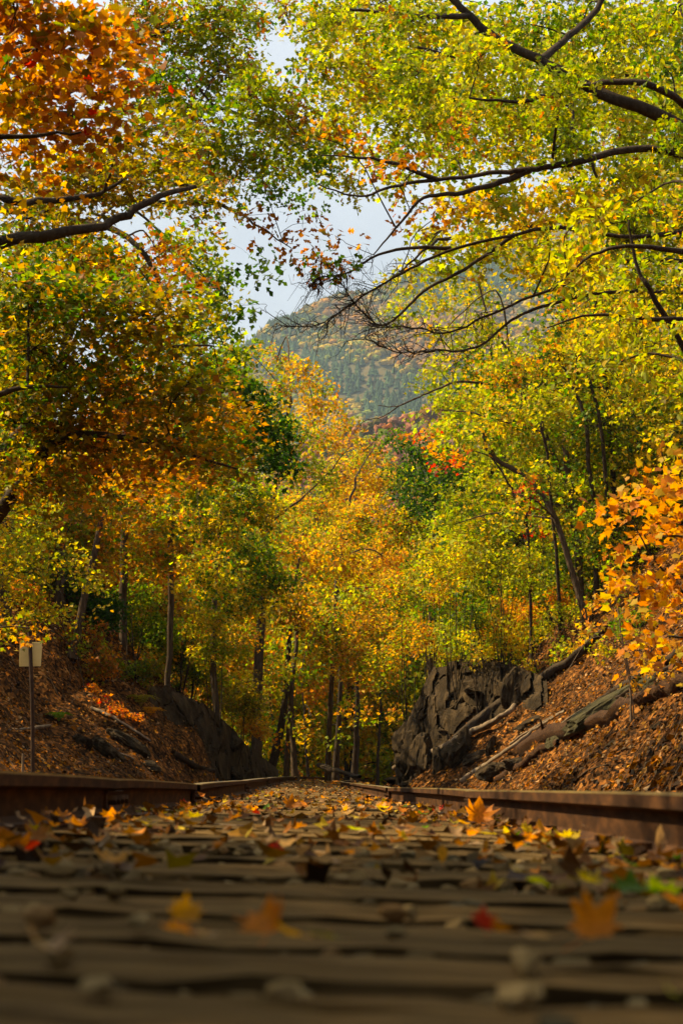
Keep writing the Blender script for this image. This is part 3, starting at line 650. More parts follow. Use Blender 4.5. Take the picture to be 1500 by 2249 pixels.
near_leaves = [
 # px x, y, distance, size, colour, label, kind, variant, rotation
 (405, 2068, 1.55, .040, 'go', 'small golden leaf standing up behind the two orange leaves on a near sleeper', 'maple', 1, (1.2, .1, .3)),
 (390, 2088, 1.42, .045, 'o', 'orange curled leaf with pale edge, leftmost on the near sleeper', 'maple', 2, (.2, .1, 1.2)),
 (455, 2092, 1.40, .030, 'tan', 'pale tan curled leaf scrap lying between two orange leaves', 'oval', 3, (.1, .1, 1.6)),
 (590, 2068, 1.45, .060, 'o', 'bright orange folded leaf standing up in the middle of the near sleeper', 'maple', 4, (.9, -.3, -.5)),
 (655, 2085, 1.42, .048, 'go', 'yellow orange leaf lying flat right of the folded orange leaf', 'oval', 5, (.15, .1, 1.5)),
 (720, 2085, 1.42, .04, 'ol', 'dull olive yellow leaf at the right end of the near leaf row', 'oval', 6, (.1, -.1, 1.7)),
 (1060, 2060, 1.58, .034, 'r', 'dark red curled leaf standing on the second sleeper', 'maple', 7, (1.1, .2, .4)),
 (1105, 2082, 1.52, .036, 'ru', 'rust brown leaf beside the dark red curled leaf', 'maple', 8, (.4, .1, 2.2)),
 (1310, 2065, 1.50, .070, 'o', 'large orange brown leaf with one pointed lobe raised at lower right', 'maple', 9, (.9, .5, -.9)),
 (1180, 2090, 1.48, .04, 'tan', 'tan curled leaf scrap left of the large pointed leaf', 'oval', 10, (.1, .2, 1.4)),
 (240, 1932, 2.5, .075, 'go', 'broad golden brown leaf lying on gravel at left', 'maple', 11, (.35, .1, .4)),
 (1190, 1962, 2.25, .055, 'ly', 'narrow yellow green leaf lying on its side at right', 'oval', 12, (.3, .2, 1.5)),
 (1290, 1940, 2.35, .06, 'y', 'yellow leaf between the narrow leaf and the big green leaf', 'maple', 13, (.25, .1, 1.0)),
 (1395, 1955, 2.15, .085, 'g', 'large blue green leaf among yellow ones by the right rail', 'maple', 14, (.3, .15, .2)),
 (1450, 1965, 2.2, .07, 'yg', 'yellowish green leaf right of the big green leaf', 'maple', 15, (.2, -.1, 2.4)),
 (1385, 1905, 2.9, .055, 'g', 'small pale green leaf edge behind the big green leaf', 'oval', 16, (.3, .1, 1.4)),
 (1330, 1980, 2.1, .05, 'br', 'dark brown leaf scrap in front of the green leaf', 'maple', 17, (.2, .1, 1.4)),
 (1480, 2000, 2.0, .05, 'o', 'orange leaf at the right edge of the gravel', 'maple', 18, (.3, .1, .4)),
 (1050, 1797, 6.6, .125, 'o', 'big tan orange maple leaf propped upright against the right rail', 'maple', 19, (1.15, .1, .15)),
 (1015, 1822, 6.0, .08, 'go', 'golden leaf lying at the foot of the upright maple leaf', 'oval', 20, (.3, .1, 1.3)),
 (1155, 1817, 5.2, .045, 'y', 'small yellow leaf lit by sun against the rail web', 'maple', 21, (1.0, .1, .5)),
 (1190, 1845, 4.9, .075, 'go', 'golden drooping leaf right of the sunlit patch', 'oval', 22, (.5, .3, .5)),
 (1235, 1862, 4.5, .06, 'y', 'bright yellow leaf cluster under the sunlit rail web', 'maple', 23, (.3, .2, 2.0)),
 (1445, 1875, 3.7, .075, 'tan', 'pale brown curled leaf leaning on the right rail foot', 'oval', 24, (1.1, .4, .5)),
 (1075, 1852, 4.7, .055, 'y', 'flat yellow leaf on a sleeper before the right rail', 'oval', 25, (.1, .1, 1.3)),
 (785, 1835, 4.7, .075, 'ly', 'long yellow green leaf lying across a sleeper in the middle', 'oval', 26, (.1, .05, 1.5)),
 (970, 1915, 2.9, .05, 'go', 'small golden leaf standing between stones near the centre', 'oval', 27, (1.0, .2, .2)),
 (1135, 1932, 2.6, .035, 'y', 'tiny bright yellow leaf on gravel right of centre', 'oval', 28, (.2, .1, 1.5)),
 (765, 1885, 3.1, .04, 'o', 'orange leaf lying on the sleeper at centre', 'maple', 29, (.1, .1, 1.5)),
 (320, 1837, 4.6, .05, 'y', 'bright yellow leaf lying on the gravel at left', 'oval', 30, (.15, .1, 1.5)),
 (78, 1813, 5.6, .085, 'r', 'dark red leaf standing near the left rail foot', 'maple', 31, (1.0, .1, .2)),
 (130, 1833, 5.0, .06, 'o', 'orange leaf right of the dark red leaf by the left rail', 'maple', 32, (.3, .1, .4)),
 (70, 1885, 3.2, .075, 'ru', 'rust coloured leaf curled over the gravel at far left', 'maple', 33, (.6, .1, .8)),
 (1280, 1793, 4.2, .02, 'tan', 'tiny pale leaf scrap caught on the right rail', 'oval', 34, (.4, .1, .8)),
 (640, 1775, 9.0, .10, 'ru', 'big rust red leaf standing on the middle of the track', 'maple', 35, (.9, .1, .2)),
 (530, 1800, 7.2, .07, 'o', 'orange leaf lying on a distant sleeper left of centre', 'maple', 36, (.2, .1, 1.3)),
 (405, 1760, 10.0, .06, 'r', 'small bright red leaf on sunlit gravel near the left rail', 'maple', 37, (.5, .1, .3)),
 (880, 1783, 9.0, .07, 'o', 'orange leaf lit by the sun before the right rail', 'maple', 38, (.5, .2, .3)),
 (100, 2120, 1.25, .05, 'tan', 'broad tan leaf blurred on the gravel at lower left', 'maple', 39, (.2, .1, .8)),
 (1470, 2180, 1.1, .02, 'ly', 'tiny yellow green leaf at the lower right corner', 'oval', 40, (.6, .1, 1.0)),
]
for q in near_leaves:
    x, y, Z_, sz, ci, lb, kd, s, rot = q
    sz *= .62 if Z_ < 3.5 else .8
    p = P(x, y, Z_); g = bedz(p[0], Z_) - SLEEP + .008 + .32 * sz * abs(math.sin(rot[0])) + .01
    fallen(np.array([p[0], Z_, max(g, p[2] - .02) if Z_ > 3 else min(max(g, p[2] - .01), g + .02)]), None, None, sz, ci, lb, kd, s, rot)
GL = {'o': 'small orange fallen leaf lying among the ballast stones', 'ru': 'rust brown fallen leaf lying between the rails', 'go': 'golden yellow fallen leaf lying between the rails',
      'br': 'dark brown withered leaf lying on the track bed', 'y': 'yellow fallen leaf lying on the track bed', 'tan': 'pale tan dry leaf lying on the track bed', 'r': 'small red fallen leaf lying on the track bed', 'g': 'green fallen leaf lying on the track bed'}
for k in range(225):
    yq = 2.9 + 15 * rng.random() ** 1.1; uq = rng.uniform(-.68, .68)
    if rng.random() < .5: uq = math.copysign(.35 + .33 * rng.random(), uq if rng.random() < .3 else 1)
    if abs(uq) > .27 * yq: continue
    ci = rng.choice(['o', 'ru', 'go', 'br', 'y', 'tan', 'r', 'g'], p=[.2, .25, .12, .2, .06, .12, .03, .02])
    fallen(np.array([uq, yq, float(bedz(uq, yq)) - SLEEP + .016]), None, None, rng.uniform(.022, .052) * (1 + .03 * yq), ci, GL[ci], 'maple' if rng.random() < .6 else 'oval', 50 + k % 7, group='fallen leaves on the track bed, ' + ci.replace('ru', 'rust').replace('go', 'golden').replace('br', 'brown').replace('tan', 'tan').replace('y', 'yellow') if ci not in ('o', 'r', 'g') else 'fallen leaves on the track bed, ' + dict(o='orange', r='red', g='green')[ci])

def litter(name, label, n, fx, size, spec, kind='maple2', lift=.01, jit=.45):
    Xq, Yq = fx(n); n = len(Xq); z = H(Xq, Yq); e = .08
    nx_ = -(H(Xq + e, Yq) - H(Xq - e, Yq)) / (2 * e); ny_ = -(H(Xq, Yq + e) - H(Xq, Yq - e)) / (2 * e)
    nrm = unit(np.stack([nx_, ny_, np.ones(n)], -1)); ln = unit(nrm + jit * rng.normal(size=(n, 3)))
    pos = np.stack([Xq, Yq, z], -1) + nrm * (lift + np.abs(rng.normal(0, .02, (n, 1))))
    c_, wt = pal(spec); col = c_[rng.choice(len(c_), n, p=wt)] * rng.uniform(.35, 1.1, (n, 1))
    patch = fbm(pos * 1.1, 3, 77); col = col * (.88 + .7 * patch[:, None]).clip(.22, 1.5)
    v, f = leaf_arrays(KIND[kind], pos, ln, rand_unit(n), size * rng.uniform(.5, 1.3, n), rng.uniform(-.2, 1.2, n))
    a = Acc(); a.add(v, f, np.repeat(col, len(KIND[kind][1]), 0)); a.obj(name, M_litter, kind='stuff', label=label, cat='leaf litter'); TRI[0] += len(f)
def fr_(n):
    Yq = 9 + 62 * rng.random(n) ** 1.25; Xq = cx(Yq) + 1.75 + rng.random(n) ** 1.1 * np.minimum(.22 * Yq + .8, 11); return Xq, Yq
def fl_(n):
    Yq = 13 + 60 * rng.random(n) ** 1.2; Xq = cx(Yq) - 1.6 - rng.random(n) * np.minimum(.2 * Yq + .8, 12); return Xq, Yq
def ft_(n):
    Yq = 2.5 + 50 * rng.random(n) ** 1.35; Xq = cx(Yq) + rng.uniform(-1.9, 1.9, n); m = np.abs(np.abs(Xq - cx(Yq)) - .7525) > .08; return Xq[m], Yq[m]
def fp_(n):
    Yq = 2.1 + 9 * rng.random(n) ** 1.3; Xq = np.where(rng.random(n) < .65, 1, -1) * (.66 - .30 * rng.random(n) ** 1.6); return Xq, Yq
def fb_(n):
    Yq = rng.uniform(58, 120, n); return cx(Yq) + rng.uniform(-16, 20, n), Yq
litter('leaf_litter', 'orange and brown leaf litter covering the right bank', 78000, fr_, .078, 'ru5 br6 o2.5 tan2.5 go1.5 dk3', 'rhw')
litter('leaf_litter', 'dark rust leaf litter covering the shaded left bank', 52000, fl_, .078, 'ru5 br6 o3 tan1.5 go1 dk3', 'rhw')
litter('leaf_litter', 'small leaves and scraps scattered over the track bed', 5200, ft_, .045, 'ru4 br6 o2.5 tan3 go2 y1 dk3', lift=.03)
litter('leaf_litter', 'drift of curled leaves heaped against the inner sides of the rails', 900, fp_, .036, 'ru4 br5 o2 tan2 go3 y1.5 ol2 g.5', 'maple', lift=.006, jit=.4)
litter('leaf_litter', 'golden leaf litter on the forest floor beyond the cutting', 9000, fb_, .22, 'ru3 br3 go4 o2 tan2 y2', 'rh')

# ================================================================== SIGN
b = ground_hit(75, 1690, 26, 30) if False else np.array([P(75, 1700, 27)[0], 27, 0.]); b[2] = H(b[0], b[1]) - .1
sg = empty('sign_post', b, 'blank cream metal sign seen from behind on a thin dark post', 'sign')
v, q = tube(smooth_path([b, P(72, 1560, 27), P(66, 1388, 27)], 4), .028, 8); a = Acc(); a.add(v, q); a.obj('pole', M_pole, sg, True)
c0 = P(68, 1437, 27.05); a = Acc(); Vp = []
for dy in (0, .006):
    for sx, sz_ in ((-1, -1), (1, -1.0), (1, 1), (-1, 1)): Vp.append(c0 + np.array([sx * .155 * (1 + .02 * sz_), dy, sz_ * .17 + sx * .005]))
Vp = np.array(Vp); a.add(Vp, plate_f[:, ::-1]); po = a.obj('sign_panel', M_sign, sg)
bm_ = po.modifiers.new('bevel', 'BEVEL'); bm_.width = .002; bm_.segments = 1
for zz in (-.1, .1):
    v, q = tube([c0 + [-.005, -.035, zz], c0 + [-.005, .012, zz]], .008, 4); a = Acc(); a.add(v, q); a.obj('bolt', M_pole, sg)
v, q = tube([P(80, 1384, 27), P(98, 1392, 27)], .02, 4); a = Acc(); a.add(v, q); a.obj('bracket', M_pole, sg)

# ================================================================== ROCKS
def rock(name, label, p, s, seed, mt=None, cat='rock', rot=(0, 0, 0), group=None, parent=None, tall=False, V=None, F_=None):
    V, F_ = I4, IF4; v = stone(seed, V, .3, 16); v = v * (1 + .07 * fbm(v * 6, 3, seed))[:, None]; v = v + (.16 * np.abs(fbm(v * np.array([3.2, 3.2, 2.4]) + seed, 3, seed)) - .05)[:, None] * v * (2.0 if tall else .8)
    a = Acc(); a.add(v, F_); me = a.mesh(name, mt or M_rock)
    o = bpy.data.objects.new(name, me); COL.objects.link(o); o.scale = s; o.rotation_euler = rot
    if parent: o.parent = parent; o.location = tuple(np.array(p) - np.array(parent.location))
    else:
        o.location = tuple(p); o['label'] = label; o['category'] = cat
        if group: o['group'] = group
    return o
# right outcrop at the cutting: fractured blocks stacked against the bank
def outcrop(name, label, loc, blocks, side):
    ro = empty('rock_outcrop', loc, label, 'rock outcrop')
    for k, (x, yt, yb, Yc, wx, wy) in enumerate(blocks):
        wx *= .8; Yc += .35
        t = P(x, yt, Yc); bb = P(x, yb, Yc); h = max(.12, (t[2] - bb[2]) / 2)
        v = stone(500 + k * 7 + (90 if side < 0 else 0), I4, .15, 12); v = v * (1 + (.10 * fbm(v * np.array([3.5, 3.5, 1.8]) + k, 4, k) - .12 * (np.abs(vn(v * np.array([3., 3., 1.]) + k, 9)) < .10))[:, None])
        a = Acc(); a.add(v, IF4); o = bpy.data.objects.new('rock', a.mesh('rock', M_rock)); COL.objects.link(o); o.parent = ro
        o.location = tuple((t + bb) / 2 - np.array(ro.location)); o.scale = (wx, wy, h * 1.05); o.rotation_euler = (rng.uniform(-.12, .12), rng.uniform(-.05, .2) * side, rng.uniform(-.45, .45))
    return ro
def ledge(root, path, top, bot, name='ledge', seed=0, out=.5):
    """one fractured face: path = [(px x, distance)], top/bot = px y along it"""
    ns, nt = 110, 70; sA = np.linspace(0, 1, ns); tA = np.linspace(0, 1, nt)
    xs_ = np.interp(sA, np.linspace(0, 1, len(path)), [p[0] for p in path]); zs_ = np.interp(sA, np.linspace(0, 1, len(path)), [p[1] for p in path])
    tp_ = np.interp(sA, np.linspace(0, 1, len(top)), top); bt_ = np.interp(sA, np.linspace(0, 1, len(bot)), bot)
    V = np.zeros((ns, nt, 3))
    for i in range(ns):
        a_, b_ = P(xs_[i], bt_[i], zs_[i] - .4), P(xs_[i], tp_[i], zs_[i] + .35)
        V[i] = a_ + (b_ - a_) * tA[:, None]
    q = V.copy(); W1 = q[..., 0] * 2.3 + .55 * q[..., 2] + 1.3 * vn(q * .75, seed) + .35 * vn(q * 2.6, seed + 6); cell = np.floor(W1); W2 = q[..., 2] * 1.25 - .5 * q[..., 0] + cell * .73 + .9 * vn(q * .9, seed + 1) + .3 * vn(q * 3.1, seed + 7); ce2 = np.floor(W2)
    st_ = vn(np.stack([cell * 3.7, ce2 * 2.3, 0 * cell], -1) + .5, seed + 3)
    f1 = W1 - cell; crack = (np.minimum(f1, 1 - f1) < .05 + .06 * vn(q * 2, seed + 8)) | ((W2 - ce2) < .05 + .07 * vn(q * 2.2, seed + 9))
    V[..., 1] -= out * (.45 + .55 * st_) * np.sin(np.pi * np.clip(tA * .9 + .1, 0, 1))[None] - .12 * crack + .11 * fbm(q * 2.6, 5, seed) + .16 * (f1 - .5)
    V[..., 2] += .14 * vn(np.stack([cell, ce2, 0 * cell], -1) * 1.7, seed + 5) * tA[None] ** 3
    a = Acc(); a.add(V.reshape(-1, 3) - np.array(root.location), grid_faces(ns, nt)[:, ::-1]); me = a.mesh(name, M_rock); o = bpy.data.objects.new(name, me); COL.objects.link(o); o.parent = root
rb = []
for cxp, top, n_, Z0 in ((885, 1640, 2, 50), (905, 1570, 3, 49.5), (930, 1505, 4, 49), (962, 1462, 4, 48.6), (1000, 1448, 4, 48), (1042, 1452, 4, 47.3), (1085, 1462, 3, 46.6), (1130, 1478, 2, 45.8)):
    edges = np.sort(np.concatenate([[0, 1], rng.uniform(.15, .85, n_ - 1)]))
    for e0, e1 in zip(edges[:-1], edges[1:]):
        y0, y1 = top + (1722 - top) * e0, top + (1722 - top) * e1
        rb.append((cxp + rng.uniform(-9, 9) + 8 * (e0 < .3), y0 - 5, y1 + 12, Z0 - 1.6 * e1 + rng.uniform(-.3, .3), rng.uniform(.42, .66), rng.uniform(.45, .7)))
rb += [(1010, 1590, 1700, 45.6, .6, .5), (1060, 1620, 1700, 44.5, .5, .4), (965, 1640, 1722, 46, .4, .35), (1115, 1570, 1640, 44, .5, .4), (1120, 1545, 1600, 45.4, .4, .4)]
ro_r = outcrop('rock_outcrop', 'dark jagged rock cut where the right bank meets the track', on_ground(2.7, 48), [q for k, q in enumerate(rb) if k % 2 == 0], 1)
lb_ = []
for cxp, top, n_, Z0 in ((365, 1520, 3, 45), (400, 1530, 4, 45.5), (440, 1550, 4, 46.2), (475, 1580, 3, 47.5), (510, 1610, 3, 49), (545, 1640, 2, 51), (580, 1668, 2, 54)):
    edges = np.sort(np.concatenate([[0, 1], rng.uniform(.15, .85, n_ - 1)]))
    for e0, e1 in zip(edges[:-1], edges[1:]):
        y0, y1 = top + (1712 - top) * e0, top + (1712 - top) * e1
        lb_.append((cxp + rng.uniform(-9, 9), y0 - 4, y1 + 10, Z0 - 1.0 * e1 + rng.uniform(-.3, .3), rng.uniform(.26, .42), rng.uniform(.35, .55)))
ro_l = outcrop('rock_outcrop', 'dark low rock face in the shaded left bank of the cutting', on_ground(-3.3, 47), [q for k, q in enumerate(lb_) if k % 2 == 0], -1)
ledge(ro_r, [(868, 50.5), (905, 49.2), (960, 48), (1040, 46.8), (1130, 45.5), (1200, 44.5)], [1690, 1560, 1460, 1450, 1455, 1490], [1724, 1724, 1722, 1716, 1690, 1600], seed=3)
ledge(ro_l, [(330, 44.2), (400, 45), (450, 46), (500, 48), (560, 51.5), (612, 55)], [1500, 1520, 1550, 1595, 1650, 1695], [1640, 1700, 1712, 1712, 1712, 1710], seed=8, out=.4)
for k, (x, y, s, lb, mt, rot) in enumerate([
    (1330, 1560, (.85, .5, .17), 'large smooth mossy boulder slab leaning on the right bank above the log', M_mossrock, (0, -.62, .3)),
    (1440, 1500, (.5, .35, .14), 'mossy slab tucked beside the branches at right edge', M_mossrock, (0, -.5, .2)),
    (1155, 1600, (.28, .25, .10), 'grey flat slab on the right bank beside fallen branches', M_rock, (0, -.4, .1)),
    (1075, 1655, (.12, .1, .22), 'pale pointed stone standing upright near the long fallen branch', M_rock, (0, .25, .2)),
    (1045, 1668, (.26, .2, .11), 'square pale stone block left of the pointed stone', M_rock, (0, -.25, .2)),
    (1085, 1705, (.34, .25, .16), 'flat grey boulder at the foot of the right bank', M_rock, (0, -.35, .2)),
    (1140, 1680, (.24, .2, .12), 'grey stone in the gully beside the flat boulder', M_rock, (0, -.1, .5)),
    (1225, 1625, (.3, .25, .1), 'greenish stone beneath the leaning slab', M_mossrock, (0, -.5, .5)),
    (1270, 1690, (.16, .1, .03), 'thin grey slate lying in orange leaves', M_rock, (0, -.6, .2)),
    (1440, 1600, (.15, .1, .03), 'thin pale slate near the right edge among leaves', M_rock, (0, -.6, .2)),
    (1340, 1640, (.13, .09, .03), 'small grey slate below the thin sapling', M_rock, (0, -.5, .6)),
    (910, 1712, (.3, .25, .12), 'rubble stone at the toe of the jagged outcrop', M_rock, (0, -.3, .6)),
    (875, 1716, (.35, .3, .1), 'low flat rubble stone left of the outcrop toe', M_rock, (0, -.2, .2)),
    (835, 1712, (.5, .3, .09), 'pale rubble slab reaching toward the right rail', M_rock, (0, -.2, .9)),
    (235, 1655, (.32, .2, .14), 'dark stone half buried in the left bank', M_rock, (0, .5, .2)),
    (185, 1640, (.22, .2, .16), 'dark angular stone on the left bank near the sign', M_rock, (0, .4, .7)),
    (330, 1690, (.22, .2, .14), 'squared dark stone at the foot of the left bank', M_rock, (0, .1, .2)),
    (290, 1640, (.4, .2, .12), 'long dark slab sticking out of the left bank', M_rock, (0, .6, .1)),
    (480, 1700, (.4, .3, .12), 'bluish grey flat stone beside the left rail', M_rock, (0, .1, .4)),
    (540, 1700, (.35, .3, .12), 'brown stone at the end of the left rock face', M_rock, (0, .2, .8))]):
    p = ground_hit(x, y); sc = min(1.6, p[1] / 26); rock('boulder' if s[0] > .3 else 'stone', lb, p + np.array([0, 0, s[2] * .2 * sc]), tuple(np.array(s) * sc), 300 + k, mt, 'boulder' if s[0] > .3 else 'stone', rot)

# ================================================================== FALLEN WOOD
def log(pts, r0, r1, label, mt=M_log, name='fallen_branch', cat='fallen branch', stubs=3, lift=1.0, n=8, sub=None):
    W = []; r0, r1 = r0 * 140, r1 * 140; q0 = ground_hit(*pts[0]) if len(pts[0]) == 2 else P(*pts[0]); q1 = ground_hit(*pts[-1]) if len(pts[-1]) == 2 else P(*pts[-1]); r0 *= q0[1] / F; r1 *= q1[1] / F
    for q in pts:
        p = ground_hit(q[0], q[1]) if len(q) == 2 else P(*q); W.append(p + np.array([0, 0, r0 * lift if len(q) == 2 else 0]))
    W = np.array(W); root = empty(name, W[0], label, cat)
    pth = smooth_path(W, 6, r0 * .18); rad = np.linspace(r0, r1, len(pth)) * (1 + .12 * vn(v3(np.arange(len(pth)) * .6, 0 * pth[:, 0]), 4)); v, q = tube(pth, rad, n + 4, .26)
    a = Acc(); a.add(v, q); a.obj('stem', mt, root, True)
    for _ in range(stubs):
        i = rng.integers(2, len(pth) - 2); d = unit(pth[-1] - pth[0]) * .8 + rng.normal(0, .6, 3); d[2] = abs(d[2]); L = rng.uniform(.15, .55)
        v, q = tube(smooth_path([pth[i], pth[i] + d * L * .5, pth[i] + d * L + rng.normal(0, .08 * L, 3)], 3), np.linspace(rad[i] * .35, rad[i] * .08, 7), 4, 0)
        a = Acc(); a.add(v, q); a.obj('side_branch', mt, root, True)
    return root
log([(1150, 1660), (1230, 1618), (1330, 1588), (1420, 1550), (1510, 1512)], .125, .11, 'thick rotting reddish log lying down the right bank under the boulder', name='fallen_log', cat='log', lift=.5, stubs=2)
log([(1090, 1722), (1140, 1692), (1190, 1655), (1225, 1640)], .055, .05, 'broken dark log piece below the thick rotting log', name='fallen_log', cat='log', stubs=1)
log([(1000, 1640), (1080, 1580), (1150, 1530), (1240, 1470), (1330, 1400)], .10, .06, 'long dark straight trunk lying up the right bank through leaves', M_barkd, 'fallen_log', 'log', stubs=5)
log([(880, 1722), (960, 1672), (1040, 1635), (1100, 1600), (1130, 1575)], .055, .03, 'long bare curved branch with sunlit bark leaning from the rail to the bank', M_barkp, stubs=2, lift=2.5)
log([(1300, 1560), (1360, 1520), (1440, 1470), (1510, 1430)], .05, .045, 'straight mossy branch above the thick log at right edge', M_barkd, stubs=1)
log([(1290, 1580), (1350, 1545), (1430, 1500), (1510, 1460)], .04, .03, 'second thin branch just above the rotting log', M_barkd, stubs=1)
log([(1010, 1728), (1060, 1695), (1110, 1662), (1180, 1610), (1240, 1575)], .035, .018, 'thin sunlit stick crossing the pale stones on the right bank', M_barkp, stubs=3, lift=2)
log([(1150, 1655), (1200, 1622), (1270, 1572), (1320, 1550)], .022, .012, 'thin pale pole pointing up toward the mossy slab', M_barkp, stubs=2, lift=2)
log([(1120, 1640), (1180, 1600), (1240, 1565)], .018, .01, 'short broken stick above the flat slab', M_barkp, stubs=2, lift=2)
log([(1260, 1728), (1290, 1705), (1340, 1685)], .02, .012, 'short dark stick at the bottom of the right bank behind the rail', M_barkd, stubs=2)
log([(900, 1560), (980, 1500), (1040, 1460)], .03, .018, 'dark stick lying on top of the rock outcrop', M_barkd, stubs=3)
log([(810, 1716), (850, 1708), (890, 1690)], .05, .03, 'pale driftwood like branch lying in rubble beyond the right rail', M_barkp, stubs=3, lift=2)
log([(200, 1560), (260, 1590), (330, 1640)], .03, .02, 'pale stick lying down the left bank', M_barkp, stubs=2)
log([(240, 1650), (290, 1670), (330, 1690)], .018, .01, 'thin pale twig at the foot of the left bank', M_barkp, stubs=2)
log([(110, 1600), (60, 1608), (20, 1612)], .03, .02, 'short pale branch on the left bank behind the sign', M_barkp, stubs=1)
log([(380, 1660), (430, 1690), (470, 1700)], .04, .03, 'dark root lying below the left rock face', M_barkd, stubs=1)
log([(700, 1680, 62), (750, 1696, 60), (790, 1706, 58)], .04, .03, 'dark fallen bough across the far end of the track', M_barkd, stubs=4)
# stick across a sleeper
log([(440, 1811, 6.0), (500, 1814, 5.9), (568, 1819, 5.8)], .035, .025, 'straight pale stick lying across a sleeper between the rails', M_barkp, 'stick', 'stick', stubs=0, n=6)
# small twigs on the banks
a = Acc()
for k in range(1500):
    rt_ = rng.random() < .6
    Yq = rng.uniform(12, 55); X0 = cx(Yq) + (rng.uniform(2.0, 2.2 + .2 * Yq) if rt_ else -rng.uniform(3, 3.2 + .17 * Yq)); L = rng.uniform(.12, .55) * (.5 + Yq / 40); th = rng.normal(.5 if rt_ else 2.5, 1.1)
    X1, Y1 = X0 + math.cos(th) * L, Yq + math.sin(th) * L; p0, p1 = on_ground(X0, Yq), on_ground(X1, Y1); r0 = rng.uniform(.003, .009)
    m_ = (p0 + p1) / 2 + [0, 0, rng.uniform(.02, .12)]; p1[2] += rng.uniform(0, .2); p0[2] += .02
    m_ = m_ + rng.normal(0, .06 * L, 3); v, q = tube([p0, m_, p1], [r0, r0 * .8, r0 * .4], 3, 0); a.add(v, q)
a.obj('fallen_twigs', M_bark, smooth=True, kind='stuff', label='thin pale twigs strewn over both banks', cat='twigs')

# ================================================================== NAMED TREES
# L1 olive orange maple at left, leaning trunk
b = on_ground(P(-230, 1600, 16)[0], 16.)
t = Tree('maple_tree', 'leaning maple at the left edge with dull orange and olive leaves', 'tree', b, bark=M_barkd)
t.limb([b, P(-120, 1330, 16), P(0, 1125, 16), P(60, 1050, 16), P(110, 975, 16.2), P(150, 900, 16.3), P(190, 820, 16.5)], .085, .03, 'trunk', n=9, jit=.008)
t.limb([P(-160, 1400, 16), P(-180, 900, 16), P(-120, 620, 16), P(0, 535, 16), P(120, 515, 16), P(245, 488, 16.3), P(330, 440, 16.5), P(430, 410, 17)], .10, .02)
t.limb([P(-170, 1000, 16), P(-60, 480, 16), P(60, 445, 16), P(200, 430, 16.2), P(270, 395, 16.3)], .06, .012)
t.limb([P(110, 975, 16.2), P(180, 955, 15.8), P(300, 965, 15.5), P(420, 1000, 15.5), P(520, 1030, 15.8)], .04, .008)
t.limb([P(190, 820, 16.5), P(280, 790, 17), P(380, 760, 17), P(470, 760, 17.5)], .04, .008)
t.limb([P(-20, 870, 15), P(60, 850, 15), P(150, 850, 15)], .03, .008)
px_clumps(t, [(60, 480, 100), (190, 400, 110), (300, 380, 90), (420, 430, 70), (310, 290, 90), (190, 560, 80), (60, 640, 120), (200, 660, 110), (330, 700, 100), (120, 790, 140), (270, 850, 120), (400, 860, 90), (50, 930, 120), (210, 980, 110), (370, 970, 90), (470, 1010, 70), (490, 910, 60), (80, 1060, 80), (20, 760, 100), (340, 1050, 60), (430, 780, 60)],
          17, 'ru2 o1 go3.4 ol6 y1.6 g3.2 yg1.6', 'maple2', .068, cover=1.9, flat=.28, depth=1.2, sprayR=6.5, per=34, lj=.55, droop=.15)
t.done(300)
# L2 fiery maple top left
b = on_ground(P(-700, 1600, 12)[0], 12.)
t = Tree('maple_tree', 'fiery red orange maple whose boughs fill the top left corner', 'tree', b, bark=M_barkd)
t.limb([b, b + [.3, .1, 2.], P(-350, 500, 12), P(-250, 200, 12), P(-200, -100, 12)], .15, .07, 'trunk', n=9)
t.limb([P(-350, 500, 12), P(-100, 130, 12), P(30, 115, 11.5), P(150, 110, 11.5), P(200, 80, 11.5)], .04, .008)
t.limb([P(-300, 600, 12), P(-100, 330, 11.5), P(50, 300, 11.5), P(180, 290, 11.5)], .04, .008)
px_clumps(t, [(40, 30, 120), (180, 50, 100), (60, 190, 120), (220, 170, 90), (30, 330, 90), (160, 310, 70), (290, 80, 60)], 12, 'r.6 o3 ru4.6 go2.4 y1 ol4 g1', 'maple', .062, cover=1.6, depth=1.2, flat=.35, sprayR=5.5, per=30, lj=.6)
t.done(300)
# L3 green oak top middle
b = on_ground(-7.5, 24.)
t = Tree('oak_tree', 'tall green oak whose boughs arch over the track at upper middle left', 'tree', b, bark=M_barkd)
t.limb([b, b + [.2, 0, 3.], b + [.5, .2, 6], P(-80, 250, 24), P(-40, -150, 24)], .2, .1, 'trunk', n=9)
t.limb([P(-80, 250, 24), P(150, 200, 24), P(330, 80, 23.5), P(360, 70, 23)], .07, .02)
t.limb([P(-90, 450, 24), P(100, 470, 23), P(280, 520, 22), P(360, 640, 22), P(395, 740, 22)], .06, .012)
t.limb([P(-90, 350, 24), P(100, 420, 23.5), P(300, 440, 23), P(480, 450, 23), P(560, 490, 22.5), P(640, 545, 22)], .06, .006)
t.limb([P(-80, 250, 24), P(200, 250, 24), P(400, 230, 23.5), P(560, 260, 23), P(680, 330, 22)], .06, .01)
px_clumps(t, [(330, 60, 100), (450, 40, 100), (545, 40, 60), (610, 10, 36), (480, 150, 100), (350, 170, 80), (560, 220, 90), (640, 270, 80), (450, 300, 90), (550, 350, 75), (630, 370, 46), (580, 410, 40), (470, 390, 55), (400, 240, 70), (400, 340, 70)],
          23, 'g4 yg5 ly1.5 ru1.5 ol2', 'oak', .085, cover=1.8)
px_clumps(t, [(270, 600, 60), (340, 540, 60), (430, 530, 50), (390, 600, 50)], 22, 'ru3 o3 yg2 g1 y1', 'oak', .10, cover=1.0)
px_clumps(t, [(590, 595, 26, 21.), (545, 585, 20, 21.)], 21, 'g3 dg3', 'oak', .11, cover=.8, rz=.5)
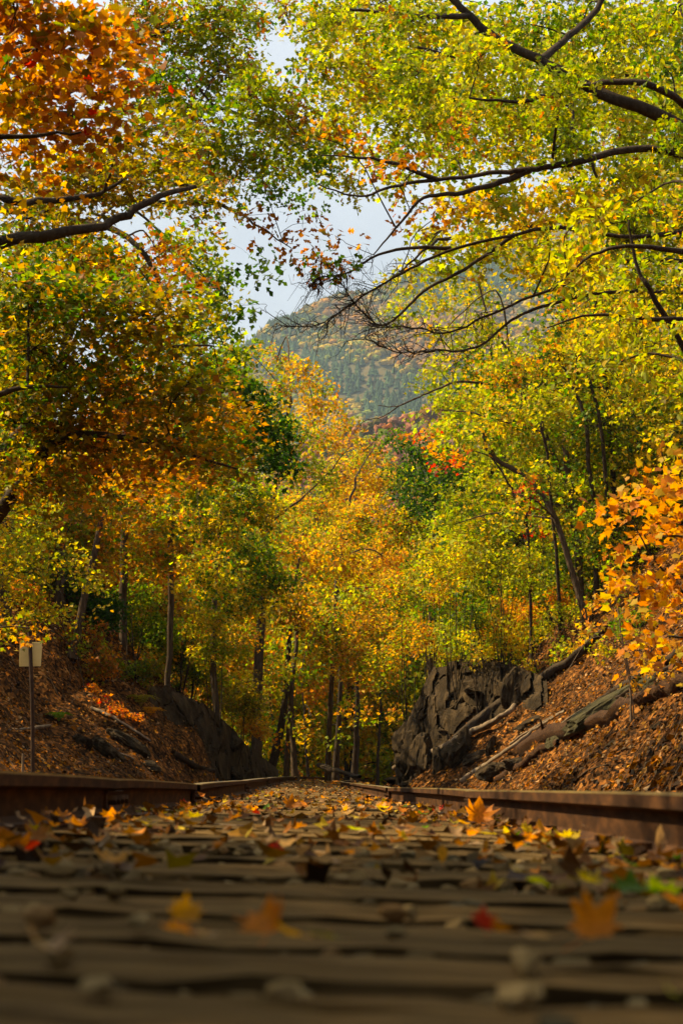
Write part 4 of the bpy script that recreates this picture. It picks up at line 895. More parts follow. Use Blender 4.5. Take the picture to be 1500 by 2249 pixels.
px_clumps(t, [(520, 480, 34, 22.), (600, 500, 26, 22.), (670, 490, 26, 22.)], 21, 'ru3 br2 o1', 'oak', .11, cover=.35)
t.done(300)
# L4 dark green maple
b = on_ground(-6.4, 31.)
t = Tree('maple_tree', 'dark green maple behind the orange one, left of the sky gap', 'tree', b, bark=M_barkd)
t.limb([b, b + [.1, 0, 2.5], P(90, 900, 31), P(160, 700, 31), P(200, 480, 31)], .16, .06, 'trunk', n=9)
t.limb([P(110, 850, 31), P(300, 870, 30), P(450, 900, 29), P(560, 930, 28)], .06, .012)
t.limb([P(160, 700, 31), P(300, 660, 30), P(420, 640, 30), P(500, 650, 29)], .06, .01)
px_clumps(t, [(450, 610, 60), (400, 550, 60), (480, 660, 50), (430, 720, 70), (500, 770, 60), (450, 810, 70), (300, 620, 80), (200, 560, 80), (330, 760, 80), (80, 560, 70), (150, 640, 80)], 30, 'g4 yg4 ly2 dg2 y1', 'maple2', .10, cover=1.5)
px_clumps(t, [(510, 860, 60), (560, 890, 55), (600, 950, 50), (540, 970, 70), (610, 1020, 50), (470, 940, 70)], 27, 'dg5 g4 yg2', 'maple2', .10, cover=1.7)
px_clumps(t, [(535, 668, 26, 28.), (515, 700, 26, 28.)], 28, 'dg2 g4 yg2', 'maple2', .13, cover=1.1, rz=.6)
t.done(300)
# R1 big oak
b = on_ground(6.4, 20.)
t = Tree('oak_tree', 'big oak at the right edge with long dark limbs reaching over the track', 'tree', b, bark=M_barkd)
t.limb([b, b + [-.1, 0, 2.], P(1800, 500, 20), P(1760, 100, 20), P(1740, -250, 20)], .26, .13, 'trunk', n=10)
t.limb([P(1800, 550, 20), P(1640, 370, 20), P(1500, 342, 19.5), P(1400, 325, 19.5), P(1250, 358, 19), P(1165, 372, 19), P(1100, 378, 19), P(960, 395, 19), P(860, 410, 19), P(790, 432, 19), P(700, 405, 19)], .058, .007, n=8)
t.limb([P(1770, 200, 20), P(1600, 300, 20.5), P(1400, 235, 20), P(1290, 190, 20), P(1180, 130, 20), P(1090, 85, 20), P(1030, 35, 20), P(980, -20, 20), P(900, -120, 20)], .088, .03, n=8)
t.limb([P(1030, 35, 20), P(920, 35, 19.5), P(810, 25, 19.5), P(730, 15, 19.5)], .035, .012)
t.limb([P(1190, 130, 20), P(1250, 80, 20.5), P(1310, 20, 21), P(1350, -60, 21)], .045, .03)
t.limb([P(1600, 320, 20), P(1450, 195, 19), P(1300, 185, 19), P(1200, 210, 19), P(1130, 225, 19), P(1030, 215, 19)], .05, .012)
t.limb([P(1165, 372, 19), P(1100, 400, 19), P(1000, 425, 18.5), P(930, 435, 18.5), P(870, 500, 18.5), P(820, 560, 18.5)], .04, .006)
t.limb([P(1250, 185, 20), P(1260, 300, 19.5), P(1290, 340, 19.5), P(1310, 390, 19.5)], .035, .015)
t.limb([P(960, 395, 19), P(850, 355, 19), P(780, 345, 19), P(700, 340, 19)], .03, .006)
R1c = [(675, 70, 34), (690, 130, 40), (700, 30, 60), (780, 60, 80), (890, 40, 80), (720, 150, 60), (800, 170, 90), (920, 160, 80), (1040, 120, 80), (1150, 50, 80), (1280, 50, 80), (1400, 60, 70), (740, 280, 70), (870, 280, 80), (990, 270, 80), (1110, 220, 80), (1230, 200, 80), (1340, 150, 70), (1460, 150, 60), (1480, 300, 60), (1370, 280, 70), (1250, 310, 70), (1130, 330, 60), (700, 350, 50), (1000, 350, 50), (780, 400, 46), (880, 410, 40), (680, 425, 26)]
px_clumps(t, R1c, 20, 'g3 yg6 ly4 y1.5 ru1 go.7', 'oak', .078, cover=1.4, depth=1.2)
px_clumps(t, [(700, 300, 40), (800, 310, 40), (1000, 320, 40), (860, 370, 40), (900, 460, 30), (740, 520, 24)], 19, 'ru4 o3 br2 go1', 'oak', .095, cover=.8)
t.done(300)
# second right oak layer
b = on_ground(8.2, 29.)
t = Tree('oak_tree', 'yellow green oak standing behind the big right oak, crown lit by sun', 'tree', b, bark=M_barkd)
t.limb([b, b + [-.2, 0, 2.5], P(1660, 700, 29), P(1560, 300, 29), P(1500, 0, 29)], .2, .1, 'trunk', n=9)
t.limb([P(1600, 500, 29), P(1400, 460, 28), P(1200, 490, 27), P(1060, 515, 27), P(960, 530, 26.5), P(880, 600, 26)], .07, .012)
t.limb([P(1560, 300, 29), P(1350, 200, 28), P(1100, 150, 28), P(900, 100, 28)], .08, .02)
px_clumps(t, [(950, 520, 40), (1000, 460, 60), (1090, 440, 70), (1180, 460, 80), (1280, 420, 80), (1380, 400, 80), (970, 570, 45), (1060, 550, 70), (1160, 560, 80), (1260, 560, 70), (910, 590, 26)], 27, 'yg4 ly4 y4 go1.5 g1', 'maple2', .105, cover=1.7)
px_clumps(t, [(950, 60, 90), (1080, 100, 90), (1200, 130, 90), (1320, 200, 90), (1440, 240, 90), (850, 140, 80), (1000, 220, 80), (1150, 260, 80), (1460, 60, 80), (1350, 60, 80), (1240, 260, 80), (900, 220, 70), (1440, 360, 80), (1470, 470, 80), (1380, 500, 80)], 28, 'yg5 ly4 y2.5 g2', 'rhw', .11, cover=1.9)
t.done(300)
b = on_ground(11.5, 36.)
t = Tree('oak_tree', 'tall sunlit green tree behind both oaks in the upper right', 'tree', b, bark=M_barkd)
t.limb([b, b + [-.2, 0, 3.5], P(1650, 700, 36), P(1560, 300, 36), P(1500, -100, 36)], .2, .1, 'trunk', n=9)
t.limb([P(1560, 300, 36), P(1350, 150, 35), P(1100, 60, 35), P(850, 20, 34)], .08, .02)
px_clumps(t, [(x + rng.uniform(-25, 25), y + rng.uniform(-25, 25), 75) for x in range(740, 1500, 105) for y in range(20, 330, 100)], 35, 'yg5 ly3 y2 g3', 'rhw', .13, cover=.95)
t.done(0)
# R4 leaning yellow tree and its twin stem
Zr = 50.; b = on_ground(P(1285, 1200, Zr)[0], Zr)
t = Tree('oak_tree', 'thin leaning tree on the right bank crossing in front of the mountain', 'tree', b, bark=M_bark)
t.limb([b, P(1245, 1080, Zr), P(1215, 1000, Zr), P(1180, 905, Zr), P(1160, 850, Zr), P(1120, 775, Zr), P(1080, 715, Zr), P(1050, 620, Zr)], .072, .026, 'trunk', n=9)
t.limb([P(1195, 950, Zr), P(1100, 925, Zr), P(1030, 905, Zr), P(960, 900, Zr)], .045, .012)
t.limb([P(1160, 850, Zr), P(1090, 845, Zr), P(1010, 838, Zr - 1), P(960, 855, Zr - 1), P(920, 872, Zr - 1), P(870, 893, Zr - 1), P(830, 890, Zr - 1)], .055, .010)
t.limb([P(920, 872, Zr - 1), P(880, 890, Zr - 1), P(840, 915, Zr - 1), P(800, 925, Zr - 1), P(770, 960, Zr - 1)], .024, .007, n=5)
t.limb([P(1160, 850, Zr), P(1230, 855, Zr), P(1300, 850, Zr), P(1390, 848, Zr)], .05, .015)
t.limb([P(1120, 775, Zr), P(1090, 640, Zr - 1), P(1000, 700, Zr - 1), P(930, 800, Zr - 1)], .03, .008)
px_clumps(t, [(870, 680, 36), (900, 640, 40), (860, 610, 30), (960, 650, 50), (1040, 640, 60), (950, 720, 30), (1000, 740, 50), (1080, 720, 60), (960, 800, 40), (1030, 800, 60), (1110, 800, 60), (940, 850, 30), (990, 880, 50), (1060, 900, 60), (1150, 740, 60), (1130, 900, 60), (980, 950, 50)], Zr, 'yg5 ly4 y3 g3 go1', 'maple2', .13, cover=.7)
t.done(300)
# bare grey limbs reaching to the sky gap
b = on_ground(6.6, 24.5)
t = Tree('dead_tree', 'nearly bare tree whose crooked twigs hang before the sky gap', 'tree', b, bark=M_barkd)
t.limb([b, b + [-.1, 0, 2.], P(1700, 800, 24.5), P(1640, 480, 24.5), P(1600, 300, 24.5)], .16, .07, 'trunk', n=8)
tips = []
for pts in ([(1640, 480), (1400, 520), (1230, 500), (1130, 515), (1000, 545), (900, 590), (840, 625), (790, 655), (740, 690), (690, 715), (620, 718)],
            [(1130, 515), (1020, 590), (930, 640), (880, 690), (840, 715), (800, 690), (760, 640), (740, 600)],
            [(1640, 600), (1400, 570), (1200, 640), (1080, 690), (990, 730), (900, 720), (840, 715)],
            [(990, 545), (900, 545), (830, 560), (760, 600), (700, 610), (690, 630)],
            [(1640, 650), (1350, 640), (1150, 690), (1050, 760), (960, 770), (880, 775), (800, 745)]):
    W = [P(x, y, 24.5 - .6 * i / len(pts)) for i, (x, y) in enumerate(pts)]; t.limb(W, .032, .005, n=6)
    pth = t.nodes[-1]
    for j in range(int(len(pth) * .45), len(pth)):
        for _ in range(2):
            d = unit(pth[min(j + 1, len(pth) - 1)] - pth[j - 1]) + rng.normal(0, .7, 3) * [1, .5, 1]; L = rng.uniform(.15, .55)
            L *= .75; e = [pth[j], pth[j] + d * L * .35 + rng.normal(0, .04, 3), pth[j] + d * L * .6 + rng.normal(0, .07, 3), pth[j] + d * L * .8 + rng.normal(0, .10, 3) - [0, 0, .05]]
            v, q = tube(smooth_path(e, 3), np.linspace(.007, .002, 10), 3, 0); t.tw.add(v, q)
            for _ in range(2):
                f0 = np.array(e[1]) + rng.normal(0, .02, 3); v, q = tube([f0, f0 + d * L * .15 + rng.normal(0, .05, 3), f0 + d * L * .25 + rng.normal(0, .1, 3)], [.004, .003, .0015], 3, 0); t.tw.add(v, q)
px_clumps(t, [(1350, 560, 60), (1200, 520, 60), (1100, 560, 50)], 24, 'yg4 y4 ly3', 'oak', .11, cover=.6)
px_clumps(t, [(700, 588, 22, 24.), (745, 585, 18, 24.), (680, 560, 22, 24.)], 24, 'g2 ru3 br2', 'oak', .11, cover=.55, rz=.5)
t.done(0)
# R5 beech with oval leaves
b = on_ground(P(1650, 1400, 13.5)[0], 13.5)
t = Tree('beech_tree', 'beech at the right edge with large oval yellow green leaves', 'tree', b, bark=M_barkd)
t.limb([b, b + [-.02, 0, 1.], P(1580, 900, 13.5), P(1540, 500, 13.5), P(1530, 100, 13.5)], .08, .03, 'trunk', n=8)
t.limb([P(1580, 900, 13.5), P(1440, 660, 13.3), P(1400, 590, 13.3), P(1380, 480, 13.3)], .03, .008)
t.limb([P(1560, 700, 13.5), P(1420, 700, 13), P(1300, 690, 13), P(1200, 720, 13)], .025, .005)
t.limb([P(1545, 560, 13.5), P(1400, 540, 13), P(1300, 560, 13), P(1210, 640, 13)], .025, .005)
px_clumps(t, [(1300, 470, 60), (1400, 440, 60), (1480, 480, 60), (1290, 590, 55), (1400, 590, 70), (1480, 640, 60), (1350, 690, 60), (1250, 660, 40), (1440, 770, 60), (1350, 800, 45), (1480, 860, 50), (1450, 130, 50), (1480, 30, 50), (1250, 800, 30)], 13.3, 'g2 yg5 ly4 y2.5 o.8', 'oval', .062, cover=.85)
t.done(300)
# R6 orange maple, near right
b = on_ground(P(1640, 1640, 12)[0], 12.)
t = Tree('maple_tree', 'young glowing orange maple at the right edge above the bank', 'tree', b, bark=M_barkd)
t.limb([b, P(1600, 1400, 12), P(1570, 1200, 12), P(1540, 1000, 12)], .03, .012, 'trunk', n=7)
t.limb([P(1590, 1350, 12), P(1500, 1300, 11.9), P(1430, 1220, 11.8), P(1390, 1150, 11.8)], .012, .004)
px_clumps(t, [(1450, 990, 50), (1490, 1050, 50), (1400, 1080, 40), (1480, 1120, 55), (1440, 1180, 45), (1370, 1110, 25), (1470, 1240, 50), (1420, 1290, 45), (1490, 1320, 45), (1475, 1400, 45), (1430, 1430, 25), (1370, 1150, 28)], 12, 'go5 o4 y4 ru.6', 'maple', .060, cover=1.1, depth=1.0, sprayR=5, flat=.4)
t.done(300)
# low yellow maple sapling beside it
b = ground_hit(1385, 1590)
t = Tree('maple_sapling', 'thin bare double stemmed sapling standing below the rotting log, yellow leaves on top', 'sapling', b, bark=M_barkp)
t.limb([b, P(1383, 1500, b[1]), P(1372, 1430, b[1]), P(1360, 1370, b[1]), P(1350, 1250, b[1])], .018, .008, 'trunk', n=6)
t.limb([b + [.03, 0, 0], P(1388, 1540, b[1]), P(1370, 1440, b[1]), P(1362, 1400, b[1])], .012, .005)
t.limb([P(1372, 1430, b[1]), P(1300, 1400, b[1]), P(1240, 1480, b[1])], .008, .003)
px_clumps(t, [(1330, 1300, 40), (1390, 1340, 40), (1290, 1360, 35), (1420, 1470, 30), (1350, 1240, 40)], b[1], 'y3 go3 yg3 o2', 'maple2', .09, cover=.9)
t.done(200)
# snag
Zs_ = 49.; b = on_ground(P(1275, 1200, Zs_)[0], Zs_)
t = empty('tree_snag', b, 'broken off bare trunk standing on the right bank', 'dead trunk')
pth = smooth_path([b - [0, 0, .2], P(1270, 1180, b[1]), P(1258, 1100, b[1]), P(1248, 1050, b[1]), P(1240, 988, b[1])], 5, .01); v, q = tube(pth, np.linspace(.11, .085, len(pth)), 9, .10)
a = Acc(); a.add(v, q); a.obj('trunk', M_bark, t, True)
for dx in (-4, 0, 5):
    v, q = tube([P(1240 + dx, 992, b[1]), P(1240 + dx * 1.2, 980 - abs(dx), b[1])], [.035, .008], 5, 0); a = Acc(); a.add(v, q); a.obj('splinter', M_bark, t)
# red sapling
b = ground_hit(1168, 1235)
t = Tree('maple_sapling', 'slender sapling with scarlet leaves on the right bank', 'sapling', b, bark=M_barkd)
t.limb([b, P(1160, 1180, b[1]), P(1140, 1110, b[1]), P(1110, 1050, b[1]), P(1070, 1000, b[1]), P(1010, 990, b[1])], .045, .012, 'trunk', n=6)
t.limb([P(1150, 1150, b[1]), P(1165, 1100, b[1]), P(1170, 1040, b[1])], .02, .008)
px_clumps(t, [(1160, 1060, 22), (1175, 1090, 26), (1150, 1120, 22), (1165, 1170, 20), (1185, 1060, 18)], b[1], 'r5 o2', 'maple2', .12, cover=.6)
px_clumps(t, [(1000, 1000, 24), (960, 975, 24), (930, 960, 20), (985, 1020, 18), (890, 955, 14)], b[1] - 2, 'r3 o4', 'maple2', .12, cover=.75)
t.done(120)
for lb, xb, yb, pts, r in (('dark slim trunk rising behind the snag on the right bank', 1310, 1150, [(1290, 960), (1260, 860), (1225, 780)], .07),
                           ('slim dark trunk leaning left at far right', 1350, 1010, [(1310, 900), (1270, 800), (1240, 700)], .06),
                           ('slender pole of a young tree between snag and red sapling', 1230, 1180, [(1200, 1000), (1160, 900), (1120, 820)], .05)):
    b = ground_hit(xb, yb); t = Tree('young_tree', lb, 'tree', b, bark=M_barkd); t.limb([b] + [P(x, y, b[1]) for x, y in pts], r, r * .4, 'trunk', n=7)
    px_clumps(t, [(pts[-1][0] + dx, pts[-1][1] + dy, 60) for dx, dy in ((0, 0), (80, 60), (-20, 90), (90, -40), (150, 80))], b[1], 'yg4 ly4 y3 g2 o.6', 'maple2', .12, cover=1.2); t.done(60)

# C1 crown against the mountain
b = on_ground(P(560, 1690, 60)[0], 60.)
t = Tree('oak_tree', 'golden crowned oak in the centre, top outlined against the mountain', 'tree', b)
t.limb([b, P(575, 1350, 60), P(590, 1150, 60), P(620, 1000, 60), P(640, 880, 60)], .17, .05, 'trunk', n=8)
t.limb([P(610, 1050, 60), P(680, 940, 59), P(710, 890, 59)], .05, .01)
t.limb([P(590, 1150, 60), P(700, 1060, 59), P(770, 980, 59)], .05, .01)
px_clumps(t, [(565, 790, 36), (610, 790, 40), (665, 815, 40), (705, 850, 34), (620, 850, 50), (680, 890, 46), (735, 905, 34), (770, 935, 30), (580, 900, 50), (640, 950, 60), (720, 970, 50), (600, 1000, 60), (680, 1040, 60), (550, 850, 40)], 60, 'y4 go2.5 yg4 ly2 o.5', 'maple2', .12, cover=.95)
t.done(0)
for lb, xb, Zb, tp, cl, sp_ in (
    ('gold and orange tree filling the centre of the view', 720, 70, [(740, 1300), (760, 1150), (780, 1050)], [(800, 990, 50), (760, 1050, 70), (850, 1060, 60), (700, 1110, 70), (800, 1140, 70), (880, 1160, 55), (740, 1210, 80), (850, 1230, 70), (650, 1180, 70), (780, 1290, 70), (880, 1290, 60)], 'go4 y5 o.6 ru.4 yg3.5 ly1'),
    ('dark green rounded tree right of the golden centre', 950, 60, [(945, 1350), (950, 1200), (955, 1080)], [(900, 990, 36), (950, 1000, 46), (1000, 1040, 50), (940, 1070, 56), (1010, 1100, 50), (960, 1130, 50), (890, 1040, 40), (860, 960, 26), (905, 1110, 40)], 'g5 dg4 yg3'),
    ('green and yellow tree left of centre behind the dark maple', 480, 48, [(470, 1350), (480, 1200), (500, 1080)], [(430, 1060, 70), (520, 1070, 70), (470, 1150, 80), (580, 1120, 70), (400, 1170, 70), (540, 1210, 80), (450, 1260, 80), (600, 1260, 70), (530, 1320, 70), (370, 1100, 60)], 'yg4 g3 y3 ly2 o1 dg1'),
    ('yellow tree on the left bank in front of dark trunks', 150, 43, [(200, 1250), (235, 1100), (260, 1000)], [(250, 1090, 90), (340, 1130, 80), (160, 1120, 90), (60, 1150, 80), (200, 1190, 70), (320, 1220, 60), (100, 1040, 90), (300, 1020, 80), (390, 1220, 50)], 'y4 yg4 go3 ru1 ol2 g1'),
    ('olive gold tree low in the centre above the trunks', 650, 62, [(640, 1550), (650, 1420), (660, 1330)], [(640, 1340, 70), (720, 1380, 70), (560, 1400, 60), (800, 1370, 60), (690, 1440, 60), (600, 1470, 50), (780, 1450, 60), (860, 1370, 50), (850, 1450, 46), (510, 1460, 50)], 'ol4 go4 y3 yg4 g1 ru1'),
    ('yellow green tree above the right bank beside the mountain', 1290, 46, [(1200, 1100), (1080, 1000), (1060, 940)], [(1060, 950, 60), (1100, 1020, 70), (1180, 980, 70), (1050, 1070, 60), (1130, 1090, 60), (1230, 930, 80), (1220, 1050, 70), (1000, 1150, 50), (1080, 1150, 60)], 'ly4 yg5 y3 g2')):
    P0 = P(xb, 1700, Zb); b = on_ground(P0[0], Zb)
    t = Tree('broadleaf_tree', lb, 'tree', b); t.limb([b] + [P(x, y, Zb) for x, y in tp], .10, .04, 'trunk', n=8)
    px_clumps(t, cl, Zb, sp_, 'maple2' if Zb < 60 else 'rh', .115 if Zb < 60 else .14, cover=.5 if xb == 1290 else 1.4); t.done(0)

# trunks at the end of the cutting (photo x at foot, x at top, y at top, distance, radius, look)
far_trunks = [(585, 640, 1350, 66, .22, 'dark leaning trunk at the left of the far trunks'), (628, 655, 1380, 70, .17, 'sunlit orange brown trunk left of centre'), (652, 640, 1500, 74, .09, 'thin dark trunk right of the sunlit one'),
              (600, 590, 1480, 72, .07, 'thin leaning trunk behind the large dark one'), (680, 668, 1560, 80, .12, 'short dark trunk in yellow leaves'), (735, 745, 1400, 78, .20, 'thick dark trunk near the end of the track'),
              (762, 768, 1450, 84, .15, 'middle trunk of the three by the track end'), (778, 785, 1420, 76, .20, 'thick trunk just left of the rock rubble'), (828, 838, 1480, 80, .11, 'slim dark trunk before the right outcrop'),
              (845, 870, 1500, 88, .09, 'slender trunk leaning behind the outcrop'), (710, 716, 1540, 92, .08, 'thin far trunk between the big ones'), (560, 590, 1430, 78, .10, 'dark slim trunk at the edge of the left bank'),
              (860, 850, 1560, 95, .1, 'far grey trunk close to the outcrop'), (800, 812, 1530, 98, .09, 'far thin trunk right of the three'), (640, 600, 1560, 90, .08, 'far crossing trunk in golden leaves')]
for k, (x0, x1, yt, Zt, r, lb) in enumerate(far_trunks):
    b = on_ground(P(x0, 1700, Zt)[0], Zt); t = Tree('forest_tree', lb, 'tree', b, bark=M_barkd if k != 1 else M_bark)
    top = P(x1, yt, Zt); t.limb([b - [0, 0, .2], (b + top) / 2 + rng.normal(0, .12, 3) * [1, 0, 0], top, top + (top - b) * .5], r * .75, r * .1, 'trunk', n=8, jit=.015)
    cl = [(x1 + rng.uniform(-60, 60), yt + rng.uniform(-160, 40), rng.uniform(35, 55)) for _ in range(4)] + [(x0 + rng.uniform(-35, 35), rng.uniform(1520, 1650), rng.uniform(12, 24)) for _ in range(3)]
    px_clumps(t, cl, Zt, ['y4 go3 yg3 o.6', 'yg4 ly4 g2 y2', 'go4 o1.5 y3 ol2', 'g3 yg5 y3'][k % 4], 'rh', .19, cover=.9); t.done(0)

# forest behind on both sides
fsp = ['y4 go3 yg3 ru.6', 'yg4 ly3 g3', 'go4 o1.5 ru1.5 y3 ol3', 'g3 yg4 y3 dg2', 'o2 ru2 go4 ol4', 'ly4 y4 yg4']
flook = ['gold leafed', 'yellow green', 'orange leafed', 'green', 'rust leafed', 'pale yellow']
def skyline(x):
    return float(np.interp(x, [-200, 430, 520, 560, 740, 790, 900, 1000, 1060, 1120, 1700], [-100, 200, 760, 900, 960, 1010, 1010, 960, 800, 500, -100]))
fk = 0; PROTO = {}
def build_proto(key, spec, fine):
    """a 10 m forest tree built once; later ones are copies of it and of its parts"""
    b = np.zeros(3); t = Tree('forest_tree', 'x', 'tree', b, bark=M_barkd); tp = np.array([rng.normal(0, .3), rng.normal(0, .3), 9.2])
    t.limb([b - [0, 0, .3], tp * .35 + rng.normal(0, .1, 3), tp * .7 + rng.normal(0, .12, 3), tp], .085, .03, 'trunk', n=7)
    nc = 15
    for i in range(nc):
        f = .06 + .9 * (i + rng.random() * .5) / nc; rr = 1.45 * (1.2 - .6 * f) * rng.uniform(.8, 1.15)
        c = tp * f + np.array([math.cos(i * 2.4), math.sin(i * 2.4), 0]) * rr * rng.uniform(.4, 1.15)
        t.clump(c, rr, spec, 'rhw' if fine else 'rh', .12 if fine else .165, cover=.62 if fine else .75, rz=.7, seed=key % 5 + 1, per=18)
    t.done(0); return t.root
def forest_tree(X, Y, spec, look, where, hmax=13, r=.09, nc=11, low=.05):
    global fk
    b = on_ground(X, Y); x, y, _ = proj(b); ys_ = skyline(x); top = P(x, max(ys_ + 40, -150), Y)[2]
    h = min(hmax, max(3.0, top - b[2])); fine = Y < 52
    key = (spec, fine)
    if key not in PROTO: root = PROTO[key] = build_proto(len(PROTO), spec, fine)
    else:
        p = PROTO[key]; root = p.copy(); COL.objects.link(root)
        for ch in p.children:
            c = ch.copy(); COL.objects.link(c); c.parent = root; c.matrix_parent_inverse = Matrix.Identity(4)
    k = h / 10; root.location = tuple(b); root.scale = (max(k, .75) * rng.uniform(.9, 1.1), max(k, .75) * rng.uniform(.9, 1.1), k); root.rotation_euler = (0, 0, rng.uniform(0, 6.28))
    root['label'] = f'{look} forest tree {where}'; root['group'] = 'forest trees on both sides of the cutting'; fk += 1
    return root
WL = ['far up the left bank over the sign', 'left wood above the sign, pale gap filler'.replace(', pale gap filler', ' at the frame edge'), 'left wood, highest on the slope', 'left wood by the top of the slope'] + ['on the upper left bank behind the sign', 'far left beside the thick trunk', 'on the left bank beyond the sign', 'high on the left bank in shade', 'left of the rock face', 'behind the left maples', 'at the top of the left bank', 'near the left end of the cutting', 'deep in the left wood', 'among the left trunks', 'behind the green left shrubs', 'left, past the dark fir', 'over the left rock face', 'left wood, farthest row']
for k, (X, Y) in enumerate([(-10.5, 47), (-12.5, 55), (-14, 62), (-11.5, 58), (-8.5, 33), (-6.9, 36), (-10.5, 40), (-7.4, 45), (-5.2, 53), (-9.5, 52), (-12.5, 48), (-6.2, 60), (-10.5, 62), (-14.5, 58), (-4.6, 66), (-8.2, 72), (-13, 74), (-17, 66)]):
    forest_tree(X, Y, fsp[k % 6], flook[k % 6], WL[k], hmax=8 if Y < 56 else 10, r=.09 if k % 3 else .15)
WR = ['above the right bank by the snag', 'at the crest of the right bank', 'behind the leaning tree', 'right, beyond the snag', 'high on the right bank', 'on the right crest behind the beech', 'behind the outcrop', 'over the right shrubs', 'deep in the right wood', 'right wood near the top', 'right wood, farthest row', 'above the outcrop on the crest']
for k, (X, Y) in enumerate([(12.5, 47), (14, 50), (10.5, 44), (13, 40), (7.8, 50), (12, 52), (5.6, 58), (9.4, 58), (15, 56), (18, 62), (11, 68), (7.2, 70)]):
    forest_tree(X, Y, fsp[(k * 2 + 1) % 6], flook[(k * 2 + 1) % 6], WR[k], hmax=13, r=.08)
WC = ['behind the far trunks at left', 'behind the sunlit trunk', 'past the bend, centre left', 'past the bend at centre', 'behind the three trunks', 'past the bend at right', 'behind the rock outcrop far off', 'in the last row at left', 'in the last row at centre left', 'in the last row at centre', 'in the last row at centre right', 'in the last row at right', 'far beyond, leftmost', 'far beyond, left of centre', 'far beyond, centre', 'far beyond, right of centre', 'far beyond, rightmost', 'in the gap beyond the track']
for k, (X, Y) in enumerate([(-6, 84), (-2.6, 88), (.2, 92), (3, 96), (1.6, 84), (6.4, 92), (9.8, 88), (-10, 98), (-5, 104), (-.5, 108), (4, 112), (9, 108), (-12, 122), (-5.6, 126), (1, 130), (8, 128), (15, 124), (5.4, 84)]):
    forest_tree(X, Y, ['ly4 yg4 y4', 'yg4 ly3 g3', 'y4 go4 yg3', 'go4 y3 o2 yg2'][k % 4], ['pale yellow', 'bright green', 'gold', 'orange gold'][k % 4], WC[k], hmax=16, r=.12, low=.06, nc=12)

for k, (X, Y) in enumerate([(-6.5, -2), (-8.5, 3.5), (-10.5, 9.5), (-11, 0), (-5, -7), (6.0, -3), (7.5, 4), (9, -1), (-14, 6)]):  # unseen trees added around the camera to shade the foreground
    r_ = forest_tree(X, Y, fsp[1], 'broad', ['just left of the near track', 'left of the near track, second', 'left of the near track, third', 'left of the near track, second row', 'behind the near track at left', 'right of the near track', 'right of the near track, farther on', 'right of the near track, second row', 'left of the near track, farthest out'][k] + ', outside the frame, added to shade the track')
    r_.scale = (1.6, 1.6, 1.25) if k not in (1, 2) else (1.15, 1.15, 1.0)

# ================================================================== SHRUBS
def shrub(x, y, rpx, spec, label, kind='maple2', size=.1, cover=1.3, name='shrub', cat='shrub', h=1.5, ind=0, rz=.9):
    b = ground_hit(x, y)
    if b[1] == 48.: zq = rng.uniform(46, 58); b = P(x, y, zq); b[2] = H(b[0], b[1])
    Zs = b[1]; t = Tree(name, label, cat, b, bark=M_barkd); r = rpx * Zs / F; tg = P(x, y - rpx * .5 * h / 1.5, Zs)
    for k in range(4):
        e = tg + np.array([rng.uniform(-.7, .7) * r, rng.uniform(-.4, .4) * r, r * rng.uniform(.1, .7)]); t.limb([b, (b + e) / 2 + rng.normal(0, .06 * r, 3), e], .014 + .008 * r, .005, 'stem', n=5, k=3)
    for k in range(6):
        c = tg + np.array([rng.uniform(-.75, .75) * r, rng.uniform(-1.1, 1.1) * r, r * rng.uniform(-.55, .6) * h / 1.5]); t.clump(c, r * .55, spec, kind, size, cover=cover, rz=rz, branch=True, seed=k + 1)
    t.done(ind)
